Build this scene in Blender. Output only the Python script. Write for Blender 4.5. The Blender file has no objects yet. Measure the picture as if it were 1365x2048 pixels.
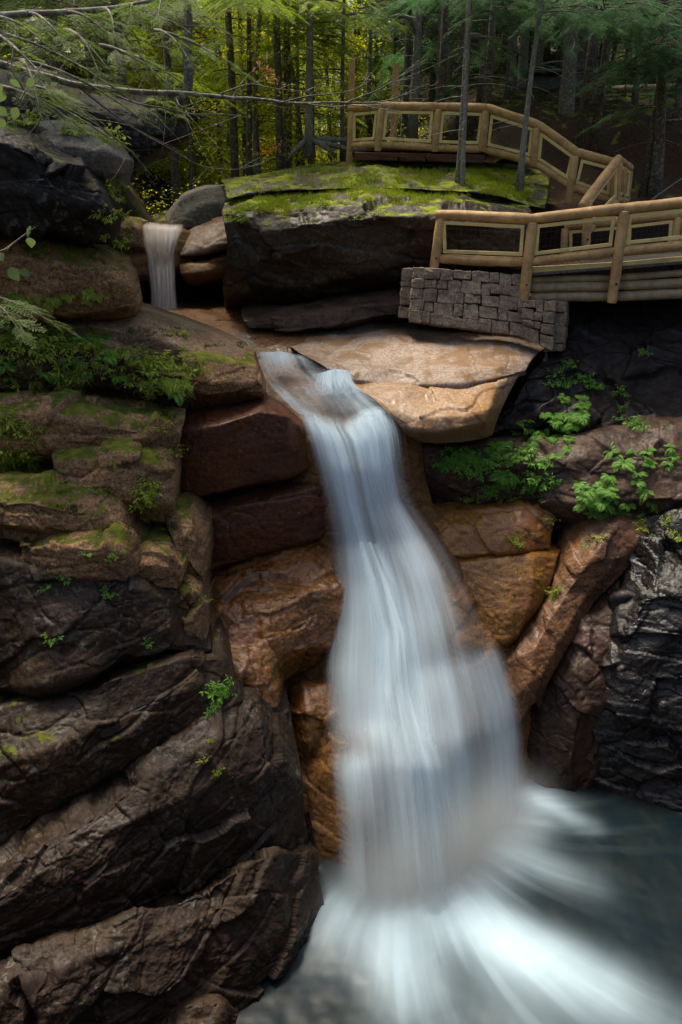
import bpy, math, random, bmesh
import numpy as np
from mathutils import Vector, Matrix
from mathutils.bvhtree import BVHTree

random.seed(7); RNG = np.random.default_rng(11)
R = math.radians
scene = bpy.context.scene
col = scene.collection
PI = math.pi

# ---------------------------------------------------------------- camera
F = 1500.0; W, H = 1365.0, 2048.0
PITCH = R(22.0); CZ = 9.2           # pool surface is about z = 0.2, camera 9.2 m up
cam = bpy.data.cameras.new('camera'); camo = bpy.data.objects.new('camera', cam); col.objects.link(camo)
camo.location = (0, 0, CZ); camo.rotation_euler = (PI/2 - PITCH, 0, 0)
cam.sensor_fit = 'VERTICAL'; cam.sensor_height = 36.0; cam.lens = 36.0*F/H
cam.clip_start = 0.05; cam.clip_end = 2000
scene.camera = camo
CP, SP = math.cos(PITCH), math.sin(PITCH)

def P(px, py, Y):
    """a survey reading (bearing, elevation, forward distance) to a point of the gorge"""
    u = (px-682.5)/F; v = (1024-py)/F
    k = Y/(CP+v*SP)
    return np.array([u*k, Y, CZ+k*(v*CP-SP)])
def PA(a):
    a = np.asarray(a, float)
    u = (a[..., 0]-682.5)/F; v = (1024-a[..., 1])/F
    k = a[..., 2]/(CP+v*SP)
    return np.stack([u*k, a[..., 2], CZ+k*(v*CP-SP)], -1)
def ray(px, py):
    u = (px-682.5)/F; v = (1024-py)/F
    d = Vector((u, CP+v*SP, -SP+v*CP)); d.normalize(); return d

# ---------------------------------------------------------------- noise
def _hash(ix, iy, iz, s):
    h = (ix.astype(np.int64)*374761393 + iy.astype(np.int64)*668265263 + iz.astype(np.int64)*2147483647 + s*974634777) & 0xFFFFFFFF
    h = ((h ^ (h >> 13))*1274126177) & 0xFFFFFFFF
    h = (h ^ (h >> 16))*2246822519 & 0xFFFFFFFF
    return ((h ^ (h >> 15)) & 0xFFFFFF)/float(0xFFFFFF)
def vnoise(p, s=0):
    f = np.floor(p); t = p-f; t = t*t*t*(t*(t*6-15)+10); f = f.astype(np.int64)
    x, y, z = f[:, 0], f[:, 1], f[:, 2]; r = 0
    for i in (0, 1):
        wx = t[:, 0] if i else 1-t[:, 0]
        for j in (0, 1):
            wy = t[:, 1] if j else 1-t[:, 1]
            for k in (0, 1):
                wz = t[:, 2] if k else 1-t[:, 2]
                r = r + wx*wy*wz*_hash(x+i, y+j, z+k, s)
    return r*2-1
def fbm(p, octs=4, s=0, gain=.5, lac=2.07):
    a = 1; r = 0
    for o in range(octs):
        r = r + a*vnoise(p, s+o*17); p = p*lac+11.3; a *= gain
    return r
def ridged(p, octs=4, s=0, gain=.5, lac=2.1):
    a = 1; r = 0
    for o in range(octs):
        r = r + a*(1-2*np.abs(vnoise(p, s+o*17))); p = p*lac+7.7; a *= gain
    return r

# ---------------------------------------------------------------- mesh + objects
def mesh_from(name, v, f3=None, f4=None, smooth=True, mats=None):
    me = bpy.data.meshes.new(name)
    v = np.asarray(v, np.float32)
    loops = []; starts = []; n = 0
    if f4 is not None and len(f4):
        f4 = np.asarray(f4, np.int32); loops.append(f4.ravel()); starts.append(np.arange(len(f4))*4+n); n += f4.size
    if f3 is not None and len(f3):
        f3 = np.asarray(f3, np.int32); loops.append(f3.ravel()); starts.append(np.arange(len(f3))*3+n); n += f3.size
    loops = np.concatenate(loops); starts = np.concatenate(starts)
    me.vertices.add(len(v)); me.vertices.foreach_set('co', v.ravel())
    me.loops.add(len(loops)); me.loops.foreach_set('vertex_index', loops)
    me.polygons.add(len(starts)); me.polygons.foreach_set('loop_start', starts.astype(np.int32))
    me.update(calc_edges=True)
    me.validate()
    me.polygons.foreach_set('use_smooth', [smooth]*len(me.polygons))
    return me
def setp(o, label=None, cat=None, group=None, kind=None):
    if label: o['label'] = label
    if cat: o['category'] = cat
    if group: o['group'] = group
    if kind: o['kind'] = kind
    return o
def link(name, me, mat=None, parent=None, loc=None, **kw):
    o = bpy.data.objects.new(name, me); col.objects.link(o)
    if mat is not None and me is not None and not me.materials: me.materials.append(mat)
    if parent is not None: o.parent = parent
    if loc is not None: o.location = loc
    return setp(o, **kw)
def empty(name, loc, rz=0, **kw):
    o = bpy.data.objects.new(name, None); col.objects.link(o); o.location = loc; o.rotation_euler = (0, 0, rz)
    o.empty_display_size = .2
    return setp(o, **kw)
def copy_tree(o, parent=None):
    c = o.copy(); col.objects.link(c)
    if parent is not None: c.parent = parent
    for ch in o.children: copy_tree(ch, c)
    return c
class MB:
    """collects pieces (vertices, triangles, quads) into one mesh"""
    def __init__(s): s.v = []; s.t = []; s.q = []; s.n = 0
    def add(s, v, t=None, q=None):
        v = np.asarray(v, float)
        if t is not None and len(t): s.t.append(np.asarray(t, np.int64)+s.n)
        if q is not None and len(q): s.q.append(np.asarray(q, np.int64)+s.n)
        s.v.append(v); s.n += len(v); return s
    def arrays(s):
        return (np.concatenate(s.v), np.concatenate(s.t) if s.t else np.zeros((0, 3), int), np.concatenate(s.q) if s.q else np.zeros((0, 4), int))
    def mesh(s, name, smooth=True, origin=None):
        v, t, q = s.arrays()
        if origin is not None: v = v-np.asarray(origin)
        return mesh_from(name, v, t, q, smooth)

def tube(path, rad, seg=8, bump=0, seed=0, caps=True, bf=3.):
    path = np.asarray(path, float); n = len(path)
    rad = np.full(n, rad) if np.isscalar(rad) else np.asarray(rad, float)
    tan = np.gradient(path, axis=0); tan /= np.linalg.norm(tan, axis=1)[:, None]+1e-9
    up = np.array([0, 0, 1.]) if abs(tan[0][2]) < .9 else np.array([1., 0, 0])
    vs = []
    x = np.cross(up, tan[0]); x /= np.linalg.norm(x)
    ang = np.linspace(0, 2*PI, seg, endpoint=False)
    for i in range(n):
        x = x-tan[i]*np.dot(x, tan[i]); x /= np.linalg.norm(x); y = np.cross(tan[i], x)
        vs.append(path[i]+rad[i]*(np.cos(ang)[:, None]*x+np.sin(ang)[:, None]*y))
    v = np.concatenate(vs)
    if bump:
        c = np.repeat(path, seg, axis=0); d = v-c
        v = c+d*(1+bump*fbm(v*bf, 3, seed))[:, None]
    i = np.arange(n-1)[:, None]*seg; j = np.arange(seg)[None, :]; j2 = (j+1) % seg
    q = np.stack([i+j, i+j2, i+seg+j2, i+seg+j], -1).reshape(-1, 4)
    t = []
    if caps:
        v = np.concatenate([v, [path[0]], [path[-1]]]); a = n*seg; b = a+1
        t = [(a, (k+1) % seg, k) for k in range(seg)]+[(b, (n-1)*seg+k, (n-1)*seg+(k+1) % seg) for k in range(seg)]
    return v, t, q
def box(c, ax, ay, az, sx, sy, sz, bev=.0):
    """box with centre c, unit axes and full sizes; bevelled by a chamfer"""
    c = np.asarray(c, float); vs = []
    hx, hy, hz = sx/2, sy/2, sz/2
    b = min(bev, hx*.9, hy*.9, hz*.9)
    if b <= 0:
        for x in (-1, 1):
            for y in (-1, 1):
                for z in (-1, 1): vs.append(c+ax*hx*x+ay*hy*y+az*hz*z)
        q = [(0, 1, 3, 2), (4, 6, 7, 5), (0, 4, 5, 1), (2, 3, 7, 6), (0, 2, 6, 4), (1, 5, 7, 3)]
        return np.array(vs), [], q
    bm = bmesh.new(); bmesh.ops.create_cube(bm, size=1)
    for vv in bm.verts: vv.co = Vector((vv.co.x*sx, vv.co.y*sy, vv.co.z*sz))
    bmesh.ops.bevel(bm, geom=bm.edges[:]+bm.verts[:], offset=b, segments=1, affect='EDGES', profile=.5)
    bm.verts.ensure_lookup_table(); M = np.array([ax, ay, az])
    v = np.array([vv.co[:] for vv in bm.verts])@M+c
    t = []; q = []
    for f in bm.faces:
        ids = [vv.index for vv in f.verts]
        if len(ids) == 3: t.append(ids)
        elif len(ids) == 4: q.append(ids)
    bm.free(); return v, t, q

# ---------------------------------------------------------------- materials
MATS = {}
class NT:
    def __init__(s, name):
        m = bpy.data.materials.new(name); m.use_nodes = True; s.m = m; s.t = m.node_tree; s.t.nodes.clear()
        s.out = s.n('ShaderNodeOutputMaterial'); MATS[name] = m
    def n(s, typ, **kw):
        nd = s.t.nodes.new(typ)
        for k, v in kw.items(): setattr(nd, k, v)
        return nd
    def l(s, a, b): s.t.links.new(a, b)
    def inp(s, nd, key, val):
        if isinstance(val, bpy.types.NodeSocket): s.l(val, nd.inputs[key])
        else: nd.inputs[key].default_value = val
    def math(s, op, a, b=0., c=0., clamp=False):
        nd = s.n('ShaderNodeMath', operation=op, use_clamp=clamp); s.inp(nd, 0, a); s.inp(nd, 1, b); s.inp(nd, 2, c); return nd.outputs[0]
    def mix(s, fac, a, b):
        nd = s.n('ShaderNodeMix', data_type='RGBA'); s.inp(nd, 0, fac)
        for k, v in ((6, a), (7, b)):
            if isinstance(v, bpy.types.NodeSocket): s.l(v, nd.inputs[k])
            else: nd.inputs[k].default_value = (*v, 1)
        return nd.outputs[2]
    def ramp(s, fac, lo, hi):
        nd = s.n('ShaderNodeMapRange', interpolation_type='SMOOTHSTEP'); s.inp(nd, 0, fac); s.inp(nd, 1, lo); s.inp(nd, 2, hi); return nd.outputs[0]
    def noise(s, vec, scale, detail=4, rough=.55, dist=0.):
        nd = s.n('ShaderNodeTexNoise'); s.l(vec, nd.inputs['Vector']); nd.inputs['Scale'].default_value = scale
        nd.inputs['Detail'].default_value = detail; nd.inputs['Roughness'].default_value = rough; nd.inputs['Distortion'].default_value = dist
        return nd.outputs[0]
    def mapping(s, vec, sc=(1, 1, 1), rot=(0, 0, 0)):
        nd = s.n('ShaderNodeMapping'); s.l(vec, nd.inputs[0]); nd.inputs['Scale'].default_value = sc; nd.inputs['Rotation'].default_value = rot; return nd.outputs[0]

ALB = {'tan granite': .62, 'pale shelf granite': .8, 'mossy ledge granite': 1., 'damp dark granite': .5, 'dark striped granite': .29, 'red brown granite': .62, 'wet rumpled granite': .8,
       'orange wet granite': .68, 'purple brown granite': .42, 'shade darkened rock': .35, 'black wet rock': .38, 'grey lichened boulder': .8, 'moss topped rock': .7, 'overhanging dark rock': .24, 'brown stream rock': .7, 'grey wall stone': 1., 'forest floor': .45, 'rooty soil bank': .7}
WARM = (1.03, .99, .90)
SAT = {'wet rumpled granite': 1.8, 'red brown granite': 1.3, 'purple brown granite': 1.4, 'black wet rock': 1., 'grey lichened boulder': 1.2, 'tan granite': 1.1, 'pale shelf granite': 1.25, 'grey wall stone': 1.2, 'forest floor': 1.3, 'orange wet granite': 1.45}
def rock_mat(name, c1, c2, c3, moss=0.0, moss_lo=.55, lichen=.0, rough=.6, wet=.0, grain=.5, stain=None, strata=(0, 0, 0), bump=.5, mossc=((.15, .17, .009), (.05, .07, .007)), crack=.05):
    kk = ALB.get(name, 1.); sat = SAT.get(name, 1.55)
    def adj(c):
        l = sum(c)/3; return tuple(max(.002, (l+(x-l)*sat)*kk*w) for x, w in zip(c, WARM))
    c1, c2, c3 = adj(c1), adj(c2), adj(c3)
    if stain: stain = tuple(x*kk for x in stain)
    t = NT(name); tc = t.n('ShaderNodeTexCoord'); oc = tc.outputs['Object']
    geo = t.n('ShaderNodeNewGeometry')
    big = t.noise(oc, 1.1, 5, .6, .3); mid = t.noise(oc, 5., 5, .6); fine = t.noise(oc, 15, 5, .8); gr = t.noise(oc, 36, 4, .85)
    st = t.noise(t.mapping(oc, (1., 1., 7), strata), 1.6, 7, .68, .15)
    c = t.mix(t.ramp(big, .38, .62), c1, c2)
    c = t.mix(t.math('MULTIPLY', t.ramp(st, .45, .72), .75), c, c3)
    # mineral grain of the granite
    g = t.math('ADD', t.math('MULTIPLY', gr, .6), t.math('MULTIPLY', fine, .4))
    gm = t.n('ShaderNodeMapRange'); t.inp(gm, 0, g); gm.inputs[1].default_value = .42; gm.inputs[2].default_value = .58
    gm.inputs[3].default_value = 1-grain; gm.inputs[4].default_value = 1+grain
    cm = t.n('ShaderNodeVectorMath', operation='SCALE'); t.l(c, cm.inputs[0]); t.l(gm.outputs[0], cm.inputs[3]); c = cm.outputs[0]
    # darker and paler mottles of weathering
    mo = t.noise(oc, 14, 5, .75, .3)
    c = t.mix(t.math('MULTIPLY', t.ramp(mo, .5, .62), .55), c, tuple(x*.8 for x in c3)); c = t.mix(t.math('MULTIPLY', t.ramp(t.noise(oc, 22, 4, .7), .56, .66), .4), c, tuple(min(1, x*1.7) for x in c1))
    if stain:
        c = t.mix(t.math('MULTIPLY', t.ramp(t.noise(t.mapping(oc, (1.6, 1.6, .6), (0, 0, 0)), 1.3, 5, .6, .6), .48, .62), .85), c, stain)
    r0 = t.math('ADD', t.math('MULTIPLY', mid, .3), rough-.15)
    if wet:
        wm = t.ramp(t.noise(oc, 1.3, 6, .7, .5), .5-.1*wet, .66-.1*wet)
        r0 = t.math('MULTIPLY', r0, t.math('SUBTRACT', 1., t.math('MULTIPLY', wm, .55)))
        r0 = t.math('ADD', r0, t.math('MULTIPLY', t.ramp(fine, .45, .6), .15))
    if lichen:
        lm = t.math('MULTIPLY', t.ramp(t.noise(oc, 9, 5, .75, .6), .60-.06*lichen, .66-.06*lichen), t.ramp(t.noise(oc, 1.5, 3, .5), .4, .6))
        c = t.mix(t.math('MULTIPLY', lm, .6), c, (.13, .13, .10))
    bsum = t.math('ADD', t.math('MULTIPLY', mid, .3), t.math('ADD', t.math('MULTIPLY', fine, .22), t.math('MULTIPLY', gr, .13)))
    bsum = t.math('ADD', bsum, t.math('MULTIPLY', st, .25))
    if crack:
        vo = t.n('ShaderNodeTexVoronoi', feature='DISTANCE_TO_EDGE'); 
        wv = t.n('ShaderNodeVectorMath', operation='ADD'); 
        nz = t.n('ShaderNodeTexNoise'); t.l(oc, nz.inputs['Vector']); nz.inputs['Scale'].default_value = 3; nz.inputs['Detail'].default_value = 4
        t.l(t.mapping(oc, (1, 1, 2.4), strata), wv.inputs[0]); sc = t.n('ShaderNodeVectorMath', operation='SCALE'); t.l(nz.outputs['Color'], sc.inputs[0]); sc.inputs[3].default_value = .5
        t.l(sc.outputs[0], wv.inputs[1]); t.l(wv.outputs[0], vo.inputs['Vector']); vo.inputs['Scale'].default_value = 1.6
        bsum = t.math('ADD', bsum, t.math('MULTIPLY', t.ramp(vo.outputs['Distance'], 0., .03), crack))
    if moss:
        sx = t.n('ShaderNodeSeparateXYZ'); t.l(geo.outputs['Normal'], sx.inputs[0])
        mn = t.noise(oc, 2.2, 5, .65, .4)
        mm = t.math('ADD', sx.outputs[2], t.math('MULTIPLY', t.math('SUBTRACT', mn, .5), 2.2))
        mm = t.math('MULTIPLY', t.ramp(mm, moss_lo, moss_lo+.22), moss)
        mcol = t.mix(t.ramp(t.noise(oc, 4.5, 4, .6), .35, .65), mossc[0], mossc[1])
        mcol = t.mix(t.math('MULTIPLY', t.ramp(fine, .5, .75), .6), mcol, tuple(x*1.9 for x in mossc[0]))
        c = t.mix(mm, c, mcol)
        r0 = t.math('ADD', t.math('MULTIPLY', r0, t.math('SUBTRACT', 1., mm)), t.math('MULTIPLY', mm, .95))
        bsum = t.math('ADD', bsum, t.math('MULTIPLY', mm, t.math('MULTIPLY', t.noise(oc, 70, 3, .8), .6)))
    b = t.n('ShaderNodeBump'); b.inputs['Strength'].default_value = bump; b.inputs['Distance'].default_value = .034; t.l(bsum, b.inputs['Height'])
    p = t.n('ShaderNodeBsdfPrincipled'); t.l(c, p.inputs['Base Color']); t.l(r0, p.inputs['Roughness']); t.l(b.outputs[0], p.inputs['Normal'])
    p.inputs['Specular IOR Level'].default_value = .5 if wet > .8 else .28
    t.l(p.outputs[0], t.out.inputs[0]); return t.m

def leaf_mat(name, ca, cb, trans=.45, rough=.55, cc=None):
    t = NT(name); geo = t.n('ShaderNodeNewGeometry'); oi = t.n('ShaderNodeObjectInfo')
    r = t.math('FRACT', t.math('ADD', geo.outputs['Random Per Island'], t.math('MULTIPLY', oi.outputs['Random'], .5)))
    c = t.mix(geo.outputs['Random Per Island'], ca, cb)
    c = t.mix(t.math('MULTIPLY', oi.outputs['Random'], .5), c, cb)
    if cc: c = t.mix(t.ramp(geo.outputs['Random Per Island'], .88, .9), c, cc)
    p = t.n('ShaderNodeBsdfPrincipled'); t.l(c, p.inputs['Base Color']); p.inputs['Roughness'].default_value = rough
    p.inputs['Specular IOR Level'].default_value = .3
    tr = t.n('ShaderNodeBsdfTranslucent'); t.l(c, tr.inputs[0])
    sc = t.n('ShaderNodeVectorMath', operation='SCALE'); t.l(c, sc.inputs[0]); sc.inputs[3].default_value = 1.5; t.l(sc.outputs[0], tr.inputs[0])
    mx = t.n('ShaderNodeMixShader'); mx.inputs[0].default_value = trans; t.l(p.outputs[0], mx.inputs[1]); t.l(tr.outputs[0], mx.inputs[2])
    t.l(mx.outputs[0], t.out.inputs[0]); return t.m

def wood_mat(name, a, b, scale=(1, 1, 1), rough=.65, knots=True, lich=0):
    t = NT(name); tc = t.n('ShaderNodeTexCoord'); oc = tc.outputs['Object']
    n1 = t.noise(t.mapping(oc, scale), 3, 6, .65, .8); n2 = t.noise(oc, 60, 3, .7); n3 = t.noise(oc, 2., 4, .6)
    c = t.mix(t.ramp(n1, .32, .68), a, b)
    c = t.mix(t.math('MULTIPLY', t.ramp(n3, .55, .7), .5), c, tuple(x*.45 for x in a))
    c = t.mix(t.math('MULTIPLY', t.ramp(n2, .5, .7), .25), c, tuple(x*.5 for x in a))
    if knots:
        vo = t.n('ShaderNodeTexVoronoi'); t.l(oc, vo.inputs['Vector']); vo.inputs['Scale'].default_value = 5
        c = t.mix(t.math('MULTIPLY', t.math('SUBTRACT', 1., t.ramp(vo.outputs['Distance'], .05, .12)), .7), c, tuple(x*.3 for x in a))
    if lich:
        c = t.mix(t.math('MULTIPLY', t.ramp(t.noise(oc, 14, 5, .75, .5), .52, .6), lich), c, (.26, .29, .24))
    bp = t.n('ShaderNodeBump'); bp.inputs['Strength'].default_value = .5; bp.inputs['Distance'].default_value = .02
    t.l(t.math('ADD', n1, t.math('MULTIPLY', n2, .4)), bp.inputs['Height'])
    p = t.n('ShaderNodeBsdfPrincipled'); t.l(c, p.inputs['Base Color']); p.inputs['Roughness'].default_value = rough; t.l(bp.outputs[0], p.inputs['Normal'])
    p.inputs['Specular IOR Level'].default_value = .35
    t.l(p.outputs[0], t.out.inputs[0]); return t.m

def water_mat(name, tint=(.78, .92, 1.0), us=14., vs=.5, lo=.35, hi=.75, gain=1.0):
    """silky falling water: white spray whose cover follows streaks along the flow (uv) and the 'dens' attribute"""
    t = NT(name); uv = t.n('ShaderNodeUVMap'); at = t.n('ShaderNodeAttribute', attribute_name='dens')
    m1 = t.noise(t.mapping(uv.outputs[0], (us, vs, 1)), 1, 3, .55); m2 = t.noise(t.mapping(uv.outputs[0], (us*4, vs*.8, 1)), 1, 3, .6)
    m3 = t.noise(t.mapping(uv.outputs[0], (us*.3, vs*1.6, 1)), 1, 2, .5, .5)
    s = t.math('ADD', t.math('ADD', t.math('MULTIPLY', m1, .42), t.math('MULTIPLY', m2, .08)), t.math('MULTIPLY', m3, .50))
    s = t.ramp(s, lo, hi)
    d = at.outputs['Fac']
    # cover: where the flow is dense it is closed, where thin only streaks remain
    a = t.math('MULTIPLY', d, t.math('ADD', t.math('MULTIPLY', s, .95), t.math('MULTIPLY', d, .28)))
    a = t.math('MULTIPLY', a, gain, clamp=True)
    tr = t.n('ShaderNodeBsdfTransparent')
    df = t.n('ShaderNodeBsdfDiffuse'); df.inputs[0].default_value = (*tint, 1)
    tl = t.n('ShaderNodeBsdfTranslucent'); tl.inputs[0].default_value = (*tint, 1)
    mx = t.n('ShaderNodeMixShader'); mx.inputs[0].default_value = .52; t.l(df.outputs[0], mx.inputs[1]); t.l(tl.outputs[0], mx.inputs[2])
    fx = t.n('ShaderNodeMixShader'); t.l(a, fx.inputs[0]); t.l(tr.outputs[0], fx.inputs[1]); t.l(mx.outputs[0], fx.inputs[2])
    t.l(fx.outputs[0], t.out.inputs[0]); return t.m

# ---------------------------------------------------------------- rock builder
BV = []       # (vertices, faces) of everything plants can stand on
def grid_interp(rows, ny, nx, extra=3):
    """bilinear resampling of a control grid, evenly in arc length on average"""
    A = np.asarray(rows, float); r, c = A.shape[:2]
    X = PA(A[..., :3]) if extra == 3 else np.concatenate([PA(A[..., :3]), A[..., 3:]], -1)
    px = A[..., :2]
    dr = np.linalg.norm(np.diff(px, axis=0), axis=-1).mean(1)+8; dc = np.linalg.norm(np.diff(px, axis=1), axis=-1).mean(0)+1
    tr = np.concatenate([[0], np.cumsum(dr)]); tcx = np.concatenate([[0], np.cumsum(dc)])
    a = np.interp(np.linspace(0, tr[-1], ny), tr, np.arange(r)); b = np.interp(np.linspace(0, tcx[-1], nx), tcx, np.arange(c))
    ia = np.minimum(a.astype(int), r-2); fa = (a-ia)[:, None, None]; ib = np.minimum(b.astype(int), c-2); fb = (b-ib)[None, :, None]
    G = X[ia][:, ib]*(1-fa)*(1-fb)+X[ia+1][:, ib]*fa*(1-fb)+X[ia][:, ib+1]*(1-fa)*fb+X[ia+1][:, ib+1]*fa*fb
    return G, tr[-1], tcx[-1]
def blur(G, n):
    for _ in range(n):
        Q = np.pad(G, ((1, 1), (1, 1), (0, 0)), mode='edge')
        # linear extrapolation keeps the border where it is
        Q[0] = 2*Q[1]-Q[2]; Q[-1] = 2*Q[-2]-Q[-3]; Q[:, 0] = 2*Q[:, 1]-Q[:, 2]; Q[:, -1] = 2*Q[:, -2]-Q[:, -3]
        G = (Q[:-2, 1:-1]+Q[2:, 1:-1]+Q[1:-1, :-2]+Q[1:-1, 2:]+4*G)/8
    return G
def gnormals(G):
    du = np.gradient(G, axis=1); dv = np.gradient(G, axis=0); n = np.cross(du, -dv)
    n /= np.linalg.norm(n, axis=-1)[..., None]+1e-9; return n
def gquads(ny, nx, off=0):
    i = np.arange(ny-1)[:, None]*nx; j = np.arange(nx-1)[None, :]
    return (np.stack([i+j, i+nx+j, i+nx+j+1, i+j+1], -1)+off).reshape(-1, 4)
seedc = [100]
def facet(p, s):
    # fractured faces: every cell of a jittered lattice tilts its own way; returns height and closeness to a cell border
    f = np.floor(p).astype(np.int64); b1 = np.full(len(p), 9.); b2 = b1.copy(); h = np.zeros(len(p))
    for i in (-1, 0, 1):
        for j in (-1, 0, 1):
            for k in (-1, 0, 1):
                x, y, z = f[:, 0]+i, f[:, 1]+j, f[:, 2]+k
                c = np.stack([x+_hash(x, y, z, s), y+_hash(x, y, z, s+1), z+_hash(x, y, z, s+2)], 1); r = p-c; d = np.sqrt((r*r).sum(1))
                g = np.stack([_hash(x, y, z, s+3), _hash(x, y, z, s+4), _hash(x, y, z, s+5)], 1)*2-1
                hh = (r*g).sum(1)*1.1+(_hash(x, y, z, s+6)-.5)*.6; m = d < b1
                b2 = np.where(m, b1, np.minimum(b2, d)); h = np.where(m, hh, h); b1 = np.where(m, d, b1)
    return h, b2-b1
def rock(name, rows, mat, rnd=6, amp=.07, mid=.03, fine=.009, st=(0, 0, 1), sd=.0, sf=5., thick=.8, step=2.6, freq=1., down=0., lumps=0., crk=.022, fac=None, **kw):
    seedc[0] += 7; sd_ = seedc[0]
    mid *= .5; lumps *= .25; sd *= .55; sf *= .6; rnd = max(1, round(rnd*.55))
    fac = mid*2.6 if fac is None else fac
    A = np.asarray(rows, float)
    pl = np.linalg.norm(np.diff(A[..., :2], axis=0), axis=-1).mean(1).sum(); pw = np.linalg.norm(np.diff(A[..., :2], axis=1), axis=-1).mean(0).sum()
    ny = int(np.clip(pl*1.15/step, 12, 420)); nx = int(np.clip(pw/step, 12, 420))
    G, _, _ = grid_interp(rows, ny, nx)
    G = blur(G, rnd*3)
    N = gnormals(G); p = G.reshape(-1, 3)
    # large domain warp, then strata steps, cracks and grain
    q = p*freq
    d = amp*.8*fbm(q*1.1, 2, sd_)+mid*.40*fbm(q*3.3, 3, sd_+9)+fine*.7*fbm(q*13, 4, sd_+3, gain=.65)
    if lumps: d = d+lumps*.5*ridged(q*2.1+fbm(q*1.4, 2, 3)[:, None]*.6, 3, sd_+2)
    s = np.asarray(st, float); s /= np.linalg.norm(s)
    if fac:
        al = (p@s); pw = p+.09*np.stack([fbm(p*1.6, 2, sd_+k) for k in (81, 82, 83)], 1)
        for fr_, am, ks in ((.9, 1., .9), (2.6, .13, 1.2)):
            qq = (pw+s*(pw@s)[:, None]*ks)*fr_; hh, ed = facet(qq, sd_+int(fr_*10)); d = d+fac*am*hh-min(fac*am*.25, .010)*np.exp(-(ed/.03)**2)
    h = (p@s)*sf+.35*fbm(p*.8, 2, sd_+31)
    if sd:
        fr = h-np.floor(h); lay = _hash(np.floor(h), np.floor(h)*0, np.floor(h)*0, sd_)
        prof = (lay-.5)*1.3-np.exp(-(np.minimum(fr, 1-fr)/.035)**2)*.5+.5*fr
        mask = .25+.75*np.clip(fbm(p*1.1, 2, sd_+41)*3+.5, 0, 1)
        d = d+sd*prof*mask
    if crk:
        w = .5*fbm(p*1.7, 3, sd_+61); cc = np.abs(vnoise(p*np.array([1.1, 1.1, 1.7])+w[:, None]*.35, sd_+71))
        d = d-crk*np.exp(-(cc/.035)**2)
        ps = p+s*(p@s)[:, None]*4; cc = np.abs(vnoise(ps*.9+w[:, None]*.3, sd_+75)); d = d-crk*.6*np.exp(-(cc/.025)**2)
    # keep the rim from tearing away from the outline
    uu = np.linspace(0, 1, nx)[None, :]*np.ones((ny, 1)); vv = np.linspace(0, 1, ny)[:, None]*np.ones((1, nx)); e = np.clip(np.minimum(np.minimum(uu, 1-uu)/.05, np.minimum(vv, 1-vv)/.04), 0, 1).ravel(); d = d*(.25+.75*e)
    P3 = (p+N.reshape(-1, 3)*d[:, None]).reshape(ny, nx, 3)
    front = P3.reshape(-1, 3); n = ny*nx
    # solid back
    rim = np.concatenate([np.arange(nx), np.arange(1, ny)*nx+nx-1, (ny-1)*nx+np.arange(nx-2, -1, -1), np.arange(ny-2, 0, -1)*nx])
    cen = front.mean(0); back = front[rim].copy()
    back = cen+(back-cen)*np.array([.93, 1, .93]); back[:, 1] += thick; back[:, 2] -= down
    bc = back.mean(0)
    V = np.concatenate([front, back, [bc]]); m = len(rim); k = np.arange(m); k2 = (k+1) % m
    Q = np.concatenate([gquads(ny, nx), np.stack([rim[k], rim[k2], n+k2, n+k], -1)])
    T = np.stack([n+k, n+k2, np.full(m, n+m)], -1)
    org = np.array([cen[0], cen[1], V[:, 2].min()])
    BV.append((front, gquads(ny, nx)))
    me = mesh_from(name, V-org, T, Q)
    return link(name, me, mat, loc=org, **kw)
# ---------------------------------------------------------------- rock materials
D25 = (R(0), R(-22), 0)
m_tan = rock_mat('tan granite', (.48, .39, .33), (.38, .295, .24), (.24, .18, .15), rough=.62, grain=.45, stain=(.27, .14, .05), bump=.35, crack=.05, lichen=.3)
m_ochre = rock_mat('ochre stained granite', (.27, .21, .165), (.24, .17, .12), (.15, .11, .08), rough=.5, wet=.5, grain=.45, stain=(.25, .135, .05), bump=.4, crack=.05)
m_pink = rock_mat('pale shelf granite', (.34, .25, .18), (.22, .15, .10), (.12, .085, .06), moss=.9, moss_lo=1.15, rough=.7, grain=.5, bump=.5, crack=.1, lichen=.6)
m_ledge = rock_mat('mossy ledge granite', (.27, .185, .125), (.15, .10, .068), (.06, .045, .033), moss=.95, moss_lo=.72, lichen=1., rough=.75, grain=.65, bump=.8)
m_wall = rock_mat('damp dark granite', (.085, .058, .04), (.045, .033, .024), (.02, .016, .012), moss=.8, moss_lo=1.05, lichen=1., rough=.6, wet=.4, grain=.6, bump=.8, strata=D25)
m_low = rock_mat('dark striped granite', (.12, .085, .06), (.065, .047, .037), (.022, .017, .014), moss=.5, moss_lo=1.35, lichen=.7, rough=.62, wet=.35, grain=.6, bump=.9, strata=D25, stain=(.09, .048, .03))
m_red = rock_mat('red brown granite', (.15, .06, .033), (.10, .045, .028), (.05, .028, .02), rough=.55, wet=.3, grain=.5, bump=.5, lichen=.15, crack=.1)
m_wet = rock_mat('wet rumpled granite', (.20, .12, .07), (.11, .06, .035), (.03, .02, .016), rough=.36, wet=1., grain=.7, bump=1., strata=D25, stain=(.26, .10, .03))
m_orange = rock_mat('orange wet granite', (.33, .19, .085), (.22, .115, .05), (.09, .053, .035), rough=.42, wet=.9, grain=.5, bump=.6, strata=(0, R(35), 0), stain=(.26, .10, .03), crack=.12)
m_rust = rock_mat('rusty brown granite', (.15, .095, .065), (.085, .055, .04), (.035, .024, .02), rough=.55, wet=.6, grain=.6, bump=.6, strata=(0, R(40), 0), stain=(.17, .08, .035), moss=.4, moss_lo=1.3)
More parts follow.
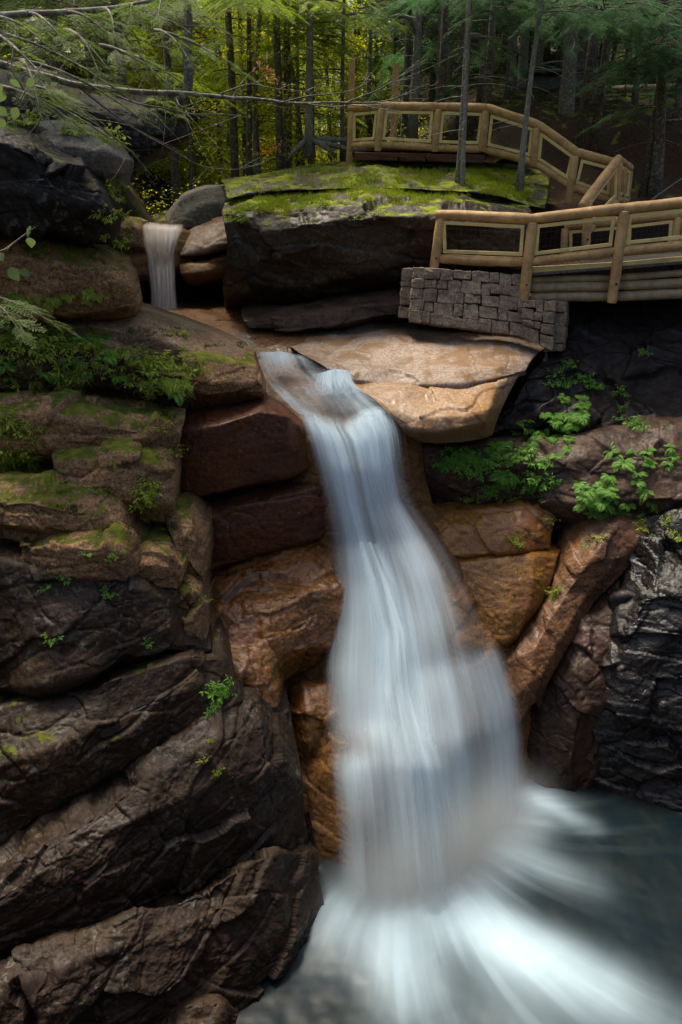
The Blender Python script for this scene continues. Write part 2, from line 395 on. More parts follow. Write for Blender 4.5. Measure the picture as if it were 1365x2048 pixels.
m_deep = rock_mat('deep brown damp cliff', (.05, .034, .026), (.028, .02, .017), (.016, .012, .010), rough=.6, wet=.5, grain=.6, bump=.8, strata=(0, R(40), 0), stain=(.06, .03, .02))
m_purple = rock_mat('purple brown granite', (.19, .13, .10), (.10, .068, .052), (.035, .026, .022), rough=.6, wet=.3, grain=.5, bump=.8, strata=(0, R(25), 0), moss=.6, moss_lo=1.25)
m_shade = rock_mat('shade darkened rock', (.04, .028, .022), (.022, .017, .015), (.012, .01, .009), rough=.6, wet=.5, grain=.5, bump=.8)  # shade of hollows and gaps put into the rock colour
m_black = rock_mat('black wet rock', (.04, .036, .034), (.022, .021, .022), (.05, .032, .026), rough=.42, wet=1., grain=.7, bump=1., crack=.1)
m_grey = rock_mat('grey lichened boulder', (.17, .16, .14), (.11, .105, .095), (.06, .055, .05), moss=.6, moss_lo=1.15, lichen=1.6, rough=.8, grain=.5, bump=.6)
m_mossrock = rock_mat('moss topped rock', (.085, .07, .055), (.045, .036, .028), (.02, .017, .014), moss=1., moss_lo=.84, lichen=.8, rough=.65, wet=.2, grain=.5, bump=.8, mossc=((.27, .30, .014), (.11, .15, .010)))
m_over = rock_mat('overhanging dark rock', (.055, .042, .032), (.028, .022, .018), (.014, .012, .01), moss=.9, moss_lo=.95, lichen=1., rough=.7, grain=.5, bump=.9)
m_brown = rock_mat('brown stream rock', (.25, .155, .09), (.16, .10, .065), (.07, .045, .03), rough=.55, wet=.4, grain=.45, bump=.5, crack=.1)

# ---------------------------------------------------------------- LEFT BANK, upper part
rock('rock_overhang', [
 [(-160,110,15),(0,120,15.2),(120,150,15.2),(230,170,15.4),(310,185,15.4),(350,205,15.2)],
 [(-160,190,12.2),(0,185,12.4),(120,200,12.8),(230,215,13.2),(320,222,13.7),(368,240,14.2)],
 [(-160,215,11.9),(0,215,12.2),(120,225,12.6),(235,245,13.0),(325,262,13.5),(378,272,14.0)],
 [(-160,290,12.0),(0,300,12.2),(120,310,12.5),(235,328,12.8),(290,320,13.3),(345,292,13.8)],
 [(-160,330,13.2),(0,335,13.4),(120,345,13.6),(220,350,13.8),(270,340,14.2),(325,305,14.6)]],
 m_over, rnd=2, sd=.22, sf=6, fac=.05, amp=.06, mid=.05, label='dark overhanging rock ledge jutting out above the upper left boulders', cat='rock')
rock('boulder', [
 [(40,240,12.6),(110,238,12.7),(170,250,12.7),(215,265,12.8)],
 [(70,262,11.6),(130,255,11.6),(190,272,11.7),(228,292,11.9)],
 [(90,290,11.2),(150,292,11.2),(205,305,11.4),(246,318,11.6)],
 [(110,330,11.3),(160,335,11.3),(210,345,11.5),(240,345,11.7)],
 [(120,380,11.9),(170,390,11.9),(215,385,12.),(235,370,12.2)]],
 m_grey, rnd=7, amp=.1, label='smaller grey lichened boulder wedged under the overhanging ledge', cat='boulder', group='boulders under the overhang')
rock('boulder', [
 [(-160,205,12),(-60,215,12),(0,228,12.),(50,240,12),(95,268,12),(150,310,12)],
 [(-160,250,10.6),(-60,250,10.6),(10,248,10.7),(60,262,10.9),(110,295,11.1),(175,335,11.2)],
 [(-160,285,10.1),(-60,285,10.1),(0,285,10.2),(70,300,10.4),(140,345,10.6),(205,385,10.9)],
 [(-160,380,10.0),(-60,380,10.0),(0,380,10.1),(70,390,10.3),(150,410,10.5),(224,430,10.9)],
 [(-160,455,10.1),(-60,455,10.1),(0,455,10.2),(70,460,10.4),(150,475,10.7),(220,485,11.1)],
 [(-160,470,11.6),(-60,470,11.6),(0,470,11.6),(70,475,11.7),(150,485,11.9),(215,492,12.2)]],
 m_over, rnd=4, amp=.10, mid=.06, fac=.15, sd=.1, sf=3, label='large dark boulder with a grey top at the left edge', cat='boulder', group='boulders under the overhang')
rock('rock_ledge', [
 [(-160,440,12.3),(0,450,12.3),(80,455,12.3),(140,468,12.3),(205,500,12.5),(242,515,12.8)],
 [(-160,462,11.1),(0,462,11.1),(80,470,11.1),(146,485,11.2),(215,515,11.5),(258,545,11.9)],
 [(-160,520,10.7),(0,520,10.7),(80,525,10.7),(150,530,10.8),(220,550,11.2),(264,575,11.7)],
 [(-160,640,10.8),(0,640,10.8),(80,635,10.8),(150,630,11.),(225,622,11.4),(272,612,11.9)],
 [(-160,660,12),(0,660,12),(80,655,12),(150,650,12.1),(225,642,12.3),(272,632,12.5)]],
 m_ledge, rnd=6, amp=.08, mid=.05, sd=.07, sf=3, label='reddish brown ledge with ferny moss at its foot below the dark boulder', cat='rock')
# pale shelf: two sheets of bare granite one above the other
rock('granite_shelf', [
 [(-160,600,13.2),(60,605,13.2),(190,608,13.4),(272,612,13.5),(380,648,13.4),(455,680,13.3),(500,702,13.3)],
 [(-160,625,11.9),(60,628,11.9),(190,632,12.1),(300,648,12.3),(390,680,12.4),(450,700,12.5),(505,715,12.7)],
 [(-160,640,11.4),(60,645,11.4),(180,650,11.6),(290,668,11.9),(380,702,12.0),(440,712,12.2),(512,735,12.4)],
 [(-160,700,11.6),(60,700,11.6),(180,700,11.7),(290,720,11.9),(380,745,12.0),(450,765,12.1),(524,788,12.3)],
 [(-160,790,12.2),(60,790,12.2),(180,790,12.2),(290,790,12.2),(370,800,12.2),(450,800,12.4),(530,800,12.6)]],
 m_pink, rnd=4, amp=.05, mid=.03, sd=.03, sf=3, label='pale bare granite shelf with moss lines sloping down beside the upper pool', cat='rock')
rock('granite_shelf', [
 [(-160,640,12),(40,648,12),(150,655,12.1),(240,672,12.2),(320,702,12.3),(366,735,12.3)],
 [(-160,660,11.2),(40,665,11.2),(140,668,11.3),(230,690,11.5),(310,722,11.6),(362,748,11.7)],
 [(-160,700,11.2),(40,700,11.2),(140,705,11.3),(230,725,11.5),(310,750,11.6),(360,770,11.7)]],
 m_pink, rnd=3, amp=.04, thick=.6, label='lower pale granite sheet just above the bank of weeds', cat='rock')
# bank of soil that the weeds hang from
m_soil = rock_mat('rooty soil bank', (.055, .038, .02), (.03, .022, .013), (.015, .011, .008), moss=.9, moss_lo=.45, rough=.9, grain=.6, bump=1.)
rock('bank', [
 [(-160,655,11.6),(60,665,11.6),(180,680,11.6),(280,705,11.6),(350,735,11.6),(385,745,11.7)],
 [(-160,690,10.8),(60,690,10.8),(180,705,10.9),(290,735,11.0),(350,750,11.1),(385,760,11.3)],
 [(-160,780,10.7),(60,782,10.7),(180,780,10.8),(290,778,10.9),(345,785,11.0),(380,800,11.2)],
 [(-160,800,11.2),(60,800,11.2),(180,800,11.2),(290,800,11.2),(340,810,11.2),(372,825,11.4)]],
 m_soil, rnd=4, amp=.12, mid=.1, fine=.03, kind='structure')
rock('rock_block', [
 [(350,690,12.3),(400,695,12.3),(450,700,12.4),(505,715,12.5)],
 [(362,712,11.7),(410,715,11.7),(460,722,11.8),(512,738,12.0)],
 [(372,760,11.5),(420,765,11.5),(470,765,11.6),(522,768,11.9)],
 [(378,802,11.6),(425,795,11.6),(475,790,11.7),(530,788,12.0)],
 [(385,830,12.4),(430,825,12.4),(475,815,12.5),(525,805,12.7)]],
 m_ledge, rnd=4, amp=.06, mid=.05, label='dark mossy rock block at the right end of the pale shelf', cat='rock')
rock('rock_block', [
 [(355,795,13.0),(390,792,13.0),(450,788,13.0),(520,786,13.0),(560,800,13.0),(598,832,12.9)],
 [(352,830,11.8),(380,828,11.7),(450,822,11.7),(525,802,12.0),(565,815,12.1),(604,842,12.3)],
 [(352,868,11.2),(375,862,11.15),(440,850,11.15),(520,822,11.4),(575,832,11.6),(612,862,12.1)],
 [(350,930,11.2),(372,930,11.15),(440,915,11.15),(520,890,11.35),(580,895,11.55),(612,905,12.1)],
 [(352,1005,11.3),(375,1002,11.2),(440,985,11.25),(520,965,11.45),(585,950,11.7),(622,935,12.2)],
 [(352,1012,12.2),(375,1010,12.2),(440,995,12.3),(520,975,12.4),(585,965,12.5),(622,950,12.9)]],
 m_red, rnd=2, amp=.03, mid=.015, fac=.02, crk=.015, label='big squared red brown block with a pale flat top beside the falls', cat='rock')
rock('rock_ledge', [
 [(330,1000,12.2),(400,992,12.2),(480,972,12.3),(560,955,12.5),(625,945,12.7),(665,945,12.9)],
 [(345,1022,11.6),(410,1012,11.5),(490,992,11.7),(560,975,11.9),(630,962,12.1),(672,962,12.5)],
 [(375,1042,11.2),(425,1028,11.2),(500,1006,11.4),(565,990,11.6),(635,975,11.9),(680,975,12.3)],
 [(405,1090,11.1),(440,1080,11.15),(510,1055,11.35),(580,1035,11.55),(640,1020,11.8),(690,1020,12.2)],
 [(415,1150,11.1),(450,1135,11.2),(515,1110,11.4),(585,1090,11.6),(640,1078,11.8),(695,1070,12.2)],
 [(415,1165,12.),(450,1150,12.),(515,1125,12.2),(585,1105,12.4),(640,1090,12.6),(695,1080,12.9)]],
 m_red, rnd=2, amp=.04, mid=.03, sd=.05, sf=4, st=(.15,0,1), label='wet dark red ledge in two steps under the big squared block', cat='rock')
rock('wet_slope', [
 [(395,1140,11.6),(450,1125,11.6),(520,1100,11.7),(600,1080,11.9),(660,1070,12.1),(720,1065,12.3)],
 [(400,1180,10.9),(460,1165,10.9),(530,1145,11.0),(600,1130,11.2),(660,1120,11.5),(730,1115,11.8)],
 [(405,1240,10.3),(460,1225,10.3),(530,1205,10.4),(600,1185,10.6),(660,1180,10.9),(730,1175,11.2)],
 [(425,1300,9.8),(480,1290,9.8),(545,1275,9.9),(590,1265,10.2),(655,1240,10.6),(730,1235,10.9)],
 [(450,1360,9.3),(500,1350,9.3),(540,1350,9.45),(565,1310,9.9),(640,1290,10.4),(730,1290,10.7)],
 [(480,1420,9.0),(520,1420,9.0),(555,1415,9.2),(575,1360,10.3),(645,1320,10.9),(730,1320,11.2)]],
 m_wet, rnd=3, amp=.10, mid=.09, fine=.02, sd=.09, sf=4, st=(-.35,.2,1), lumps=.05, label='rumpled glistening wet rock slope left of the falls', cat='rock')
rock('boulder', [
 [(560,1375,10.6),(600,1358,10.6),(640,1355,10.7),(700,1360,10.9)],
 [(578,1395,10.1),(605,1372,10.0),(650,1368,10.1),(710,1375,10.3)],
 [(585,1440,9.7),(615,1425,9.6),(660,1425,9.7),(715,1430,9.9)],
 [(590,1500,9.5),(620,1495,9.4),(665,1495,9.5),(720,1495,9.7)],
 [(600,1560,9.6),(630,1560,9.5),(670,1560,9.6),(725,1560,9.8)]],
 m_wet, rnd=5, amp=.08, mid=.06, sd=.06, lumps=.05, label='rusty orange boulder half hidden by the left edge of the falls', cat='boulder')

# ---------------------------------------------------------------- LEFT BANK, mossy ledges
def ledge(rows, label, mat=None, **kw):
    o = dict(rnd=2, amp=.06, mid=.06, sd=.10, sf=5, fac=.15, crk=.03); o.update(kw)
    return rock('mossy_ledge', rows, mat or m_ledge, label=label, cat='rock', group='mossy stepped ledges on the left bank', **o)
ledge([
 [(-160,778,11.6),(20,780,11.5),(120,780,11.4),(200,790,11.3),(280,800,11.3),(370,812,11.4)],
 [(-160,800,10.7),(20,798,10.6),(120,798,10.5),(200,812,10.4),(280,832,10.5),(370,838,10.8)],
 [(-160,830,10.2),(20,828,10.1),(110,832,10.1),(180,850,10.1),(275,862,10.2),(362,870,10.6)],
 [(-160,890,10.1),(20,890,10.1),(110,895,10.1),(180,905,10.1),(270,905,10.2),(355,905,10.6)],
 [(-160,930,10.6),(20,930,10.6),(110,930,10.6),(180,935,10.6),(270,935,10.7),(350,940,10.9)]],
 'topmost reddish mossy ledge right below the bank of weeds')
ledge([
 [(100,885,10.6),(180,872,10.6),(260,868,10.6),(310,880,10.7),(345,905,10.8)],
 [(105,915,10.0),(180,895,10.),(260,888,10.),(312,905,10.1),(348,935,10.4)],
 [(110,935,9.8),(185,918,9.75),(262,912,9.75),(318,935,9.9),(350,965,10.2)],
 [(115,985,9.8),(190,975,9.75),(268,985,9.75),(325,1000,9.9),(345,1010,10.2)],
 [(120,1010,10.4),(190,1005,10.4),(268,1020,10.4),(325,1040,10.5),(345,1045,10.7)]],
 'second mossy step with a moss green right edge', mat=m_ledge)
ledge([
 [(-160,935,10.4),(-40,935,10.4),(60,940,10.3),(140,945,10.2),(210,950,10.1),(245,975,10.2)],
 [(-160,965,9.6),(-40,960,9.5),(60,962,9.4),(140,975,9.4),(205,985,9.5),(252,1020,9.6)],
 [(-160,1000,9.1),(-40,995,9.0),(60,1000,9.),(130,1020,9.05),(200,1030,9.2),(262,1070,9.4)],
 [(-160,1060,8.9),(-40,1060,8.85),(50,1060,8.9),(125,1070,8.95),(195,1075,9.1),(262,1100,9.4)],
 [(-160,1090,9.4),(-40,1090,9.4),(50,1090,9.4),(125,1095,9.4),(195,1100,9.5),(262,1120,9.7)]],
 'broad pale stepped ledge at the left edge under a tuft of weeds', rnd=6, amp=.1)
ledge([
 [(60,1030,9.8),(130,1035,9.7),(200,1040,9.6),(260,1055,9.6),(290,1085,9.7)],
 [(50,1065,9.2),(125,1060,9.1),(195,1062,9.),(255,1080,9.1),(283,1112,9.3)],
 [(40,1090,8.9),(120,1082,8.8),(190,1088,8.75),(250,1110,8.85),(280,1150,9.1)],
 [(40,1150,8.8),(120,1150,8.7),(190,1155,8.65),(240,1160,8.75),(275,1180,9.0)],
 [(40,1190,9.2),(120,1190,9.1),(190,1195,9.1),(240,1200,9.1),(270,1205,9.3)]],
 'dark boulder like ledge with a bare lit top and a moss green nose')
ledge([
 [(265,1085,9.7),(300,1075,9.7),(335,1085,9.7),(362,1110,9.8)],
 [(262,1110,9.2),(300,1095,9.15),(340,1108,9.2),(366,1135,9.4)],
 [(262,1140,9.0),(300,1130,8.95),(340,1138,9.),(364,1160,9.3)],
 [(268,1185,9.1),(300,1180,9.05),(335,1175,9.1),(358,1178,9.3)]],
 'small rounded grey knob between the moss green nose and the tall boulder', mat=m_ledge, rnd=7, sd=.01)
ledge([
 [(325,1015,10.6),(350,1005,10.6),(380,1010,10.6),(405,1040,10.7)],
 [(330,1040,10.1),(355,1028,10.),(388,1040,10.),(412,1080,10.2)],
 [(345,1080,9.8),(370,1070,9.75),(398,1085,9.8),(412,1130,10.1)],
 [(365,1140,9.7),(385,1140,9.7),(402,1150,9.8),(410,1170,10.1)],
 [(375,1190,9.9),(390,1190,9.9),(402,1190,10.),(408,1190,10.2)]],
 'tall narrow rounded boulder closing the right end of the mossy ledges', rnd=7, sd=.01)
ledge([
 [(340,1165,9.9),(370,1158,9.8),(395,1170,9.8),(412,1200,9.9)],
 [(335,1195,9.4),(368,1185,9.3),(395,1200,9.3),(410,1235,9.5)],
 [(340,1240,9.1),(370,1235,9.05),(398,1250,9.1),(415,1275,9.3)],
 [(350,1300,9.0),(375,1300,9.),(405,1305,9.05),(425,1310,9.2)]],
 'small pale ledge just above the mossy seam of the wet slope', rnd=5)
rock('cliff', [
 [(-160,1075,9.6),(0,1085,9.5),(100,1100,9.4),(200,1120,9.3),(280,1140,9.4),(350,1160,9.5),(405,1200,9.8)],
 [(-160,1120,8.9),(0,1120,8.8),(100,1140,8.7),(200,1160,8.7),(280,1180,8.8),(345,1200,8.95),(400,1240,9.3)],
 [(-160,1260,8.5),(0,1250,8.4),(100,1250,8.35),(200,1250,8.4),(280,1250,8.5),(345,1260,8.7),(405,1290,9.1)],
 [(-160,1400,8.2),(0,1385,8.1),(100,1370,8.1),(200,1345,8.2),(290,1320,8.4),(350,1305,8.6),(425,1300,9.0)],
 [(-160,1420,8.8),(0,1405,8.7),(100,1388,8.7),(200,1362,8.8),(290,1338,8.9),(350,1322,9.1),(425,1315,9.4)]],
 m_wall, rnd=5, amp=.12, mid=.06, sd=.05, sf=3, st=(-.25,0,1), label='dark lichen spotted cliff face below the mossy ledges', cat='cliff')
rock('cliff', [
 [(-160,1385,8.7),(0,1372,8.7),(100,1355,8.7),(200,1332,8.8),(290,1310,8.9),(380,1292,9.1),(440,1285,9.3)],
 [(-160,1425,8.0),(0,1412,8.),(100,1395,8.),(200,1365,8.1),(300,1335,8.3),(390,1310,8.6),(455,1320,9.0)],
 [(-160,1560,7.4),(0,1530,7.4),(100,1500,7.5),(200,1460,7.7),(300,1410,8.),(400,1370,8.4),(470,1375,8.85)],
 [(-160,1740,7.0),(0,1695,7.1),(100,1630,7.3),(200,1555,7.6),(300,1490,7.9),(400,1435,8.3),(490,1400,8.8)],
 [(-160,1760,7.9),(0,1715,7.9),(100,1650,8.0),(200,1575,8.2),(300,1510,8.5),(400,1455,8.8),(490,1420,9.2)]],
 m_wall, rnd=4, amp=.10, mid=.06, sd=.09, sf=2.6, st=(-.45,0,1), label='dark leaning cliff face wedged between two slanting cracks', cat='cliff')
# big lower rock, three tilted slabs one on the other
rock('rock_slab', [
 [(-160,1790,7.2),(-20,1700,7.3),(100,1620,7.5),(220,1530,7.8),(330,1460,8.15),(430,1405,8.6),(510,1380,9.1),(575,1400,9.6)],
 [(-160,1850,6.3),(-20,1770,6.4),(100,1680,6.7),(220,1600,7.1),(340,1535,7.5),(440,1480,7.95),(530,1450,8.4),(592,1490,9.0)],
 [(-160,1880,6.1),(0,1800,6.2),(120,1720,6.5),(240,1650,6.85),(350,1600,7.2),(450,1560,7.6),(550,1530,8.0),(604,1560,8.5)],
 [(-160,1930,6.0),(0,1860,6.1),(120,1800,6.3),(240,1750,6.65),(350,1710,7.0),(450,1670,7.4),(550,1640,7.8),(612,1650,8.3)],
 [(-160,1980,6.0),(0,1920,6.05),(120,1870,6.25),(240,1830,6.55),(350,1790,6.9),(450,1740,7.25),(550,1700,7.65),(622,1700,8.2)],
 [(-160,2000,6.8),(0,1945,6.85),(120,1890,6.95),(240,1850,7.2),(350,1810,7.5),(450,1765,7.9),(550,1720,8.2),(622,1720,8.6)]],
 m_low, rnd=3, amp=.09, mid=.08, fine=.014, sd=.14, sf=3.4, st=(-.5,-.1,1), lumps=.06, step=2.3, label='long tilted striped slab slanting up from the bottom left corner to the falls', cat='rock')
rock('rock_slab', [
 [(-160,1960,6.9),(0,1900,6.9),(120,1850,7.0),(240,1810,7.2),(350,1775,7.5),(450,1725,7.8),(550,1690,8.1),(630,1690,8.5)],
 [(-160,1985,5.8),(0,1925,5.9),(120,1880,6.1),(240,1835,6.35),(350,1800,6.65),(450,1750,7.0),(550,1705,7.4),(634,1705,8.0)],
 [(-160,2060,5.5),(0,1990,5.6),(120,1940,5.8),(240,1895,6.05),(350,1860,6.35),(450,1815,6.7),(550,1770,7.15),(640,1760,7.75)],
 [(-160,2130,5.4),(0,2080,5.45),(120,2020,5.6),(240,1970,5.85),(350,1930,6.15),(450,1885,6.5),(550,1840,6.95),(648,1810,7.6)],
 [(-160,2260,5.3),(0,2200,5.3),(120,2140,5.4),(240,2080,5.6),(350,2020,5.9),(450,1970,6.25),(550,1920,6.7),(645,1850,7.4)],
 [(-160,2400,5.4),(0,2350,5.4),(120,2300,5.4),(240,2250,5.6),(350,2160,5.8),(440,2090,6.05),(520,2010,6.4),(600,1920,7.0)]],
 m_low, rnd=3, amp=.12, mid=.09, fine=.014, sd=.15, sf=2.8, st=(-.45,-.1,1), lumps=.12, step=2.3, label='lower dark rock mass running down into the pool at the bottom left', cat='rock')
rock('boulder', [
 [(330,1990,6.3),(385,1975,6.3),(430,1972,6.4),(480,1985,6.6)],
 [(315,2030,5.95),(380,2010,5.9),(440,2005,6.0),(498,2030,6.3)],
 [(300,2100,5.7),(380,2090,5.6),(450,2090,5.7),(505,2110,6.)],
 [(300,2220,5.5),(380,2220,5.4),(450,2220,5.5),(500,2200,5.8)]],
 m_low, rnd=6, amp=.08, mid=.06, lumps=.05, label='rounded dark boulder at the water edge, bottom of the photo', cat='boulder')

# ---------------------------------------------------------------- UPPER FALLS
rock('boulder', [
 [(330,430,20.5),(365,385,20.6),(410,370,20.8),(470,370,20.8),(520,380,20.8)],
 [(335,445,19.6),(365,400,19.5),(412,378,19.5),(470,378,19.6),(520,390,19.8)],
 [(342,450,19.2),(375,425,19.),(420,405,19.),(470,405,19.1),(520,415,19.4)],
 [(345,462,19.1),(385,455,18.9),(425,445,18.9),(470,445,19.),(520,450,19.3)]],
 m_grey, rnd=6, amp=.08, label='grey lichened boulder sitting behind the top of the upper falls', cat='boulder')
rock('boulder', [
 [(352,482,18.9),(385,455,18.9),(420,438,19.0),(455,428,19.1),(500,430,19.2)],
 [(358,500,18.3),(390,475,18.2),(425,452,18.3),(460,442,18.4),(500,445,18.6)],
 [(360,508,18.0),(395,495,17.9),(430,480,17.9),(462,470,18.1),(500,470,18.3)],
 [(362,514,18.),(398,513,17.8),(432,505,17.8),(462,494,18.),(500,494,18.2)],
 [(362,520,18.6),(398,519,18.6),(432,512,18.6),(462,502,18.7),(500,502,18.8)]],
 m_tan, rnd=6, amp=.05, mid=.02, label='smooth pale rounded rock right beside the upper falls', cat='boulder')
rock('boulder', [
 [(350,518,18.4),(380,515,18.4),(415,512,18.4),(450,502,18.5),(490,498,18.6)],
 [(358,528,17.9),(385,524,17.8),(415,520,17.8),(450,512,17.9),(490,510,18.1)],
 [(362,550,17.7),(390,548,17.6),(420,545,17.6),(455,545,17.8),(490,545,18)],
 [(372,562,17.9),(395,565,17.8),(420,562,17.8),(450,560,18),(490,560,18.2)],
 [(375,570,18.6),(395,572,18.6),(420,570,18.6),(450,568,18.7),(490,568,18.8)]],
 m_brown, rnd=5, amp=.05, label='reddish wet rock under the smooth pale rock of the upper falls', cat='boulder')
for rows, lab in (
 ([[(205,440,18.2),(240,435,18.2),(262,432,18.2),(284,442,18.3)],[(208,455,17.8),(240,450,17.7),(264,450,17.8),(284,460,18.)],[(212,485,17.7),(240,488,17.6),(266,490,17.7),(288,495,17.9)],[(212,500,18.),(240,502,18.),(266,503,18.),(290,505,18.1)]],
  'mossy brown block at the left lip of the upper falls'),
 ([[(200,500,18.2),(230,498,18.),(265,500,18.),(294,505,18.1)],[(205,515,17.7),(235,512,17.6),(266,515,17.7),(296,520,17.9)],[(210,548,17.6),(240,552,17.5),(272,552,17.6),(300,552,17.8)],[(210,560,17.9),(240,562,17.9),(272,562,17.9),(300,562,18)]],
  'reddish brown block halfway down the left side of the upper falls')):
    rock('rock_block', rows, m_brown if 'reddish' in lab else m_ledge, rnd=4, amp=.04, mid=.03, label=lab, cat='rock', group='blocks beside the upper falls')
rock('stream_bed', [   # smooth chute the upper falls run over
 [(265,440,20),(300,445,20),(340,450,20),(375,452,20),(400,445,20.)],
 [(275,452,18.6),(300,455,18.5),(330,455,18.5),(362,455,18.6),(395,462,18.8)],
 [(290,500,18.1),(310,500,18.),(330,500,18.),(355,500,18.1),(385,500,18.4)],
 [(298,538,17.9),(315,542,17.8),(335,542,17.8),(355,538,17.9),(380,538,18.2)],
 [(298,552,18.5),(315,555,18.5),(335,555,18.5),(355,552,18.5),(380,552,18.8)]],
 m_brown, rnd=5, amp=.03, mid=.03, crk=0, fac=.02, kind='structure')
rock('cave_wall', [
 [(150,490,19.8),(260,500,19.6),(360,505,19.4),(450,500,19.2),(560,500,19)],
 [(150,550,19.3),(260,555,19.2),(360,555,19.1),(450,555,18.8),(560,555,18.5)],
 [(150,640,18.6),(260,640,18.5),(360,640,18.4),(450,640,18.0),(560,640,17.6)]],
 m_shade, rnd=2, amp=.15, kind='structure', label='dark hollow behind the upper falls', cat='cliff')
rock('stream_bed', [   # flat brown floor of the upper pool
 [(220,600,18.8),(300,603,18.8),(380,606,18.6),(450,607,18.3),(540,606,17.9),(620,606,17.6)],
 [(240,618,17.2),(300,622,17.2),(380,626,17.0),(450,628,16.8),(540,632,16.5),(620,635,16.2)],
 [(300,650,15.9),(350,652,15.8),(400,655,15.7),(460,660,15.6),(540,665,15.4),(620,665,15.4)],
 [(340,680,15.2),(390,680,15.2),(430,680,15.1),(480,678,15.1),(545,678,15.0),(610,680,15.0)],
 [(360,700,14.9),(400,698,14.9),(450,695,14.9),(490,694,14.8),(545,690,14.7),(600,692,14.7)],
 [(380,722,14.6),(420,722,14.6),(460,720,14.5),(500,714,14.4),(545,712,14.4),(590,712,14.4)]],
 m_brown, rnd=5, amp=.04, mid=.02, sd=.03, sf=4, crk=.01, fac=.02, kind='structure')
rock('rock_block', [
 [(600,700,14.9),(640,690,14.9),(680,690,14.9)],
 [(470,730,14.0),(560,735,14.0),(690,740,13.9)],
 [(500,760,13.3),(590,765,13.25),(720,765,13.3)],
 [(540,800,12.85),(620,805,12.8),(760,800,12.9)],
 [(585,838,12.5),(680,850,12.35),(808,838,12.6)],
 [(600,880,12.2),(690,895,12.1),(815,880,12.4)],
 [(620,960,12.2),(700,960,12.0),(825,960,12.2)]],
 m_brown, rnd=5, amp=.05, mid=.03, fac=.03, crk=.01, kind='structure', label='water worn rock chute above the lip of the main falls', cat='rock')
# ---------------------------------------------------------------- RIGHT BANK, top
rock('moss_rock', [
 [(440,360,20),(520,348,20.3),(640,326,20.8),(770,316,21),(900,318,21),(1010,326,20.5),(1100,345,19.5)],
 [(450,372,18.4),(530,362,18.6),(640,350,18.8),(770,340,18.9),(900,342,18.9),(1010,352,18.5),(1100,372,17.9)],
 [(452,392,17.8),(535,376,17.7),(640,368,17.8),(770,362,17.8),(900,366,17.7),(1010,380,17.5),(1095,400,17.2)],
 [(458,400,17.2),(540,384,17.2),(640,378,17.2),(770,374,17.1),(900,380,17.),(1010,395,16.9),(1090,418,16.8)]],
 m_mossrock, rnd=3, amp=.08, mid=.06, sd=.02, sf=4, fac=.06, crk=.015, thick=2, label='upper grey and mossy sheet of the big ledge under the upper railing', cat='rock')
rock('moss_rock', [
 [(448,405,17.6),(540,384,17.8),(640,372,18.),(770,368,18),(880,372,17.8),(980,390,17.4),(1060,405,17.)],
 [(444,425,16.6),(530,402,16.6),(640,390,16.6),(770,385,16.6),(880,392,16.5),(980,408,16.4),(1060,420,16.3)],
 [(448,445,15.9),(520,425,15.8),(640,412,15.7),(770,408,15.7),(880,415,15.7),(985,425,15.8),(1075,440,15.9)],
 [(455,480,15.8),(530,465,15.5),(640,445,15.35),(770,432,15.35),(880,440,15.4),(990,455,15.6),(1080,470,15.8)],
 [(452,530,16.0),(500,535,15.6),(640,490,15.5),(770,462,15.5),(880,460,15.6),(990,480,15.7),(1080,500,15.9)],
 [(445,575,16.6),(500,585,16.1),(620,565,15.9),(750,540,15.8),(880,520,15.8),(990,530,15.8),(1080,550,15.9)],
 [(450,615,17.4),(520,612,17.0),(630,600,16.9),(750,580,16.7),(880,570,16.6),(990,580,16.6),(1080,600,16.6)]],
 m_mossrock, rnd=3, amp=.09, mid=.07, sd=.10, fac=.09, crk=.02, sf=2.4, st=(.12,0,1), step=2.3, thick=1.5, label='huge dark ledge with bright yellow green moss over its top edge', cat='rock')
rock('rock_ledge', [
 [(490,608,17.1),(580,600,17.),(660,590,16.9),(740,578,16.8),(850,565,16.8)],
 [(482,622,15.9),(560,615,15.8),(660,605,15.7),(745,592,15.7),(850,580,15.8)],
 [(486,640,15.4),(560,632,15.3),(660,620,15.3),(745,608,15.3),(850,598,15.5)],
 [(500,658,15.3),(580,668,15.1),(670,655,15.1),(745,640,15.2),(850,628,15.4)],
 [(515,662,15.8),(590,674,15.8),(675,660,15.9),(750,648,16.),(850,640,16.2)]],
 m_purple, rnd=4, amp=.07, mid=.05, sd=.04, sf=4, label='thin dark brown ledge between the mossy ledge and the pale slab', cat='rock')
# the pale slab, a cracked pair
rock('granite_slab', [
 [(560,672,15.7),(640,652,16.),(730,636,16.4),(830,632,16.6),(930,640,16.4),(1020,655,16.0),(1098,685,15.4)],
 [(575,690,14.8),(650,676,15.0),(740,665,15.2),(830,662,15.3),(930,668,15.2),(1020,678,15.),(1094,695,14.7)],
 [(598,706,14.0),(665,705,14.1),(745,702,14.1),(835,700,14.1),(930,702,14.0),(1010,702,14.),(1075,708,14.3)],
 [(625,720,13.6),(690,732,13.5),(765,738,13.35),(845,740,13.2),(930,738,13.1),(1000,728,13.3),(1062,722,13.8)],
 [(655,738,13.3),(715,764,13.1),(780,769,12.95),(855,772,12.82),(930,772,12.77),(995,758,12.95),(1052,742,13.5)],
 [(665,748,13.4),(720,774,13.25),(782,778,13.1),(858,782,12.97),(932,782,12.9),(998,766,13.1),(1052,750,13.7)]],
 m_tan, rnd=7, amp=.06, mid=.02, fine=.006, crk=.012, fac=.03, thick=1.2, label='wide smooth tan granite slab sloping from the stone wall to the falls', cat='rock')
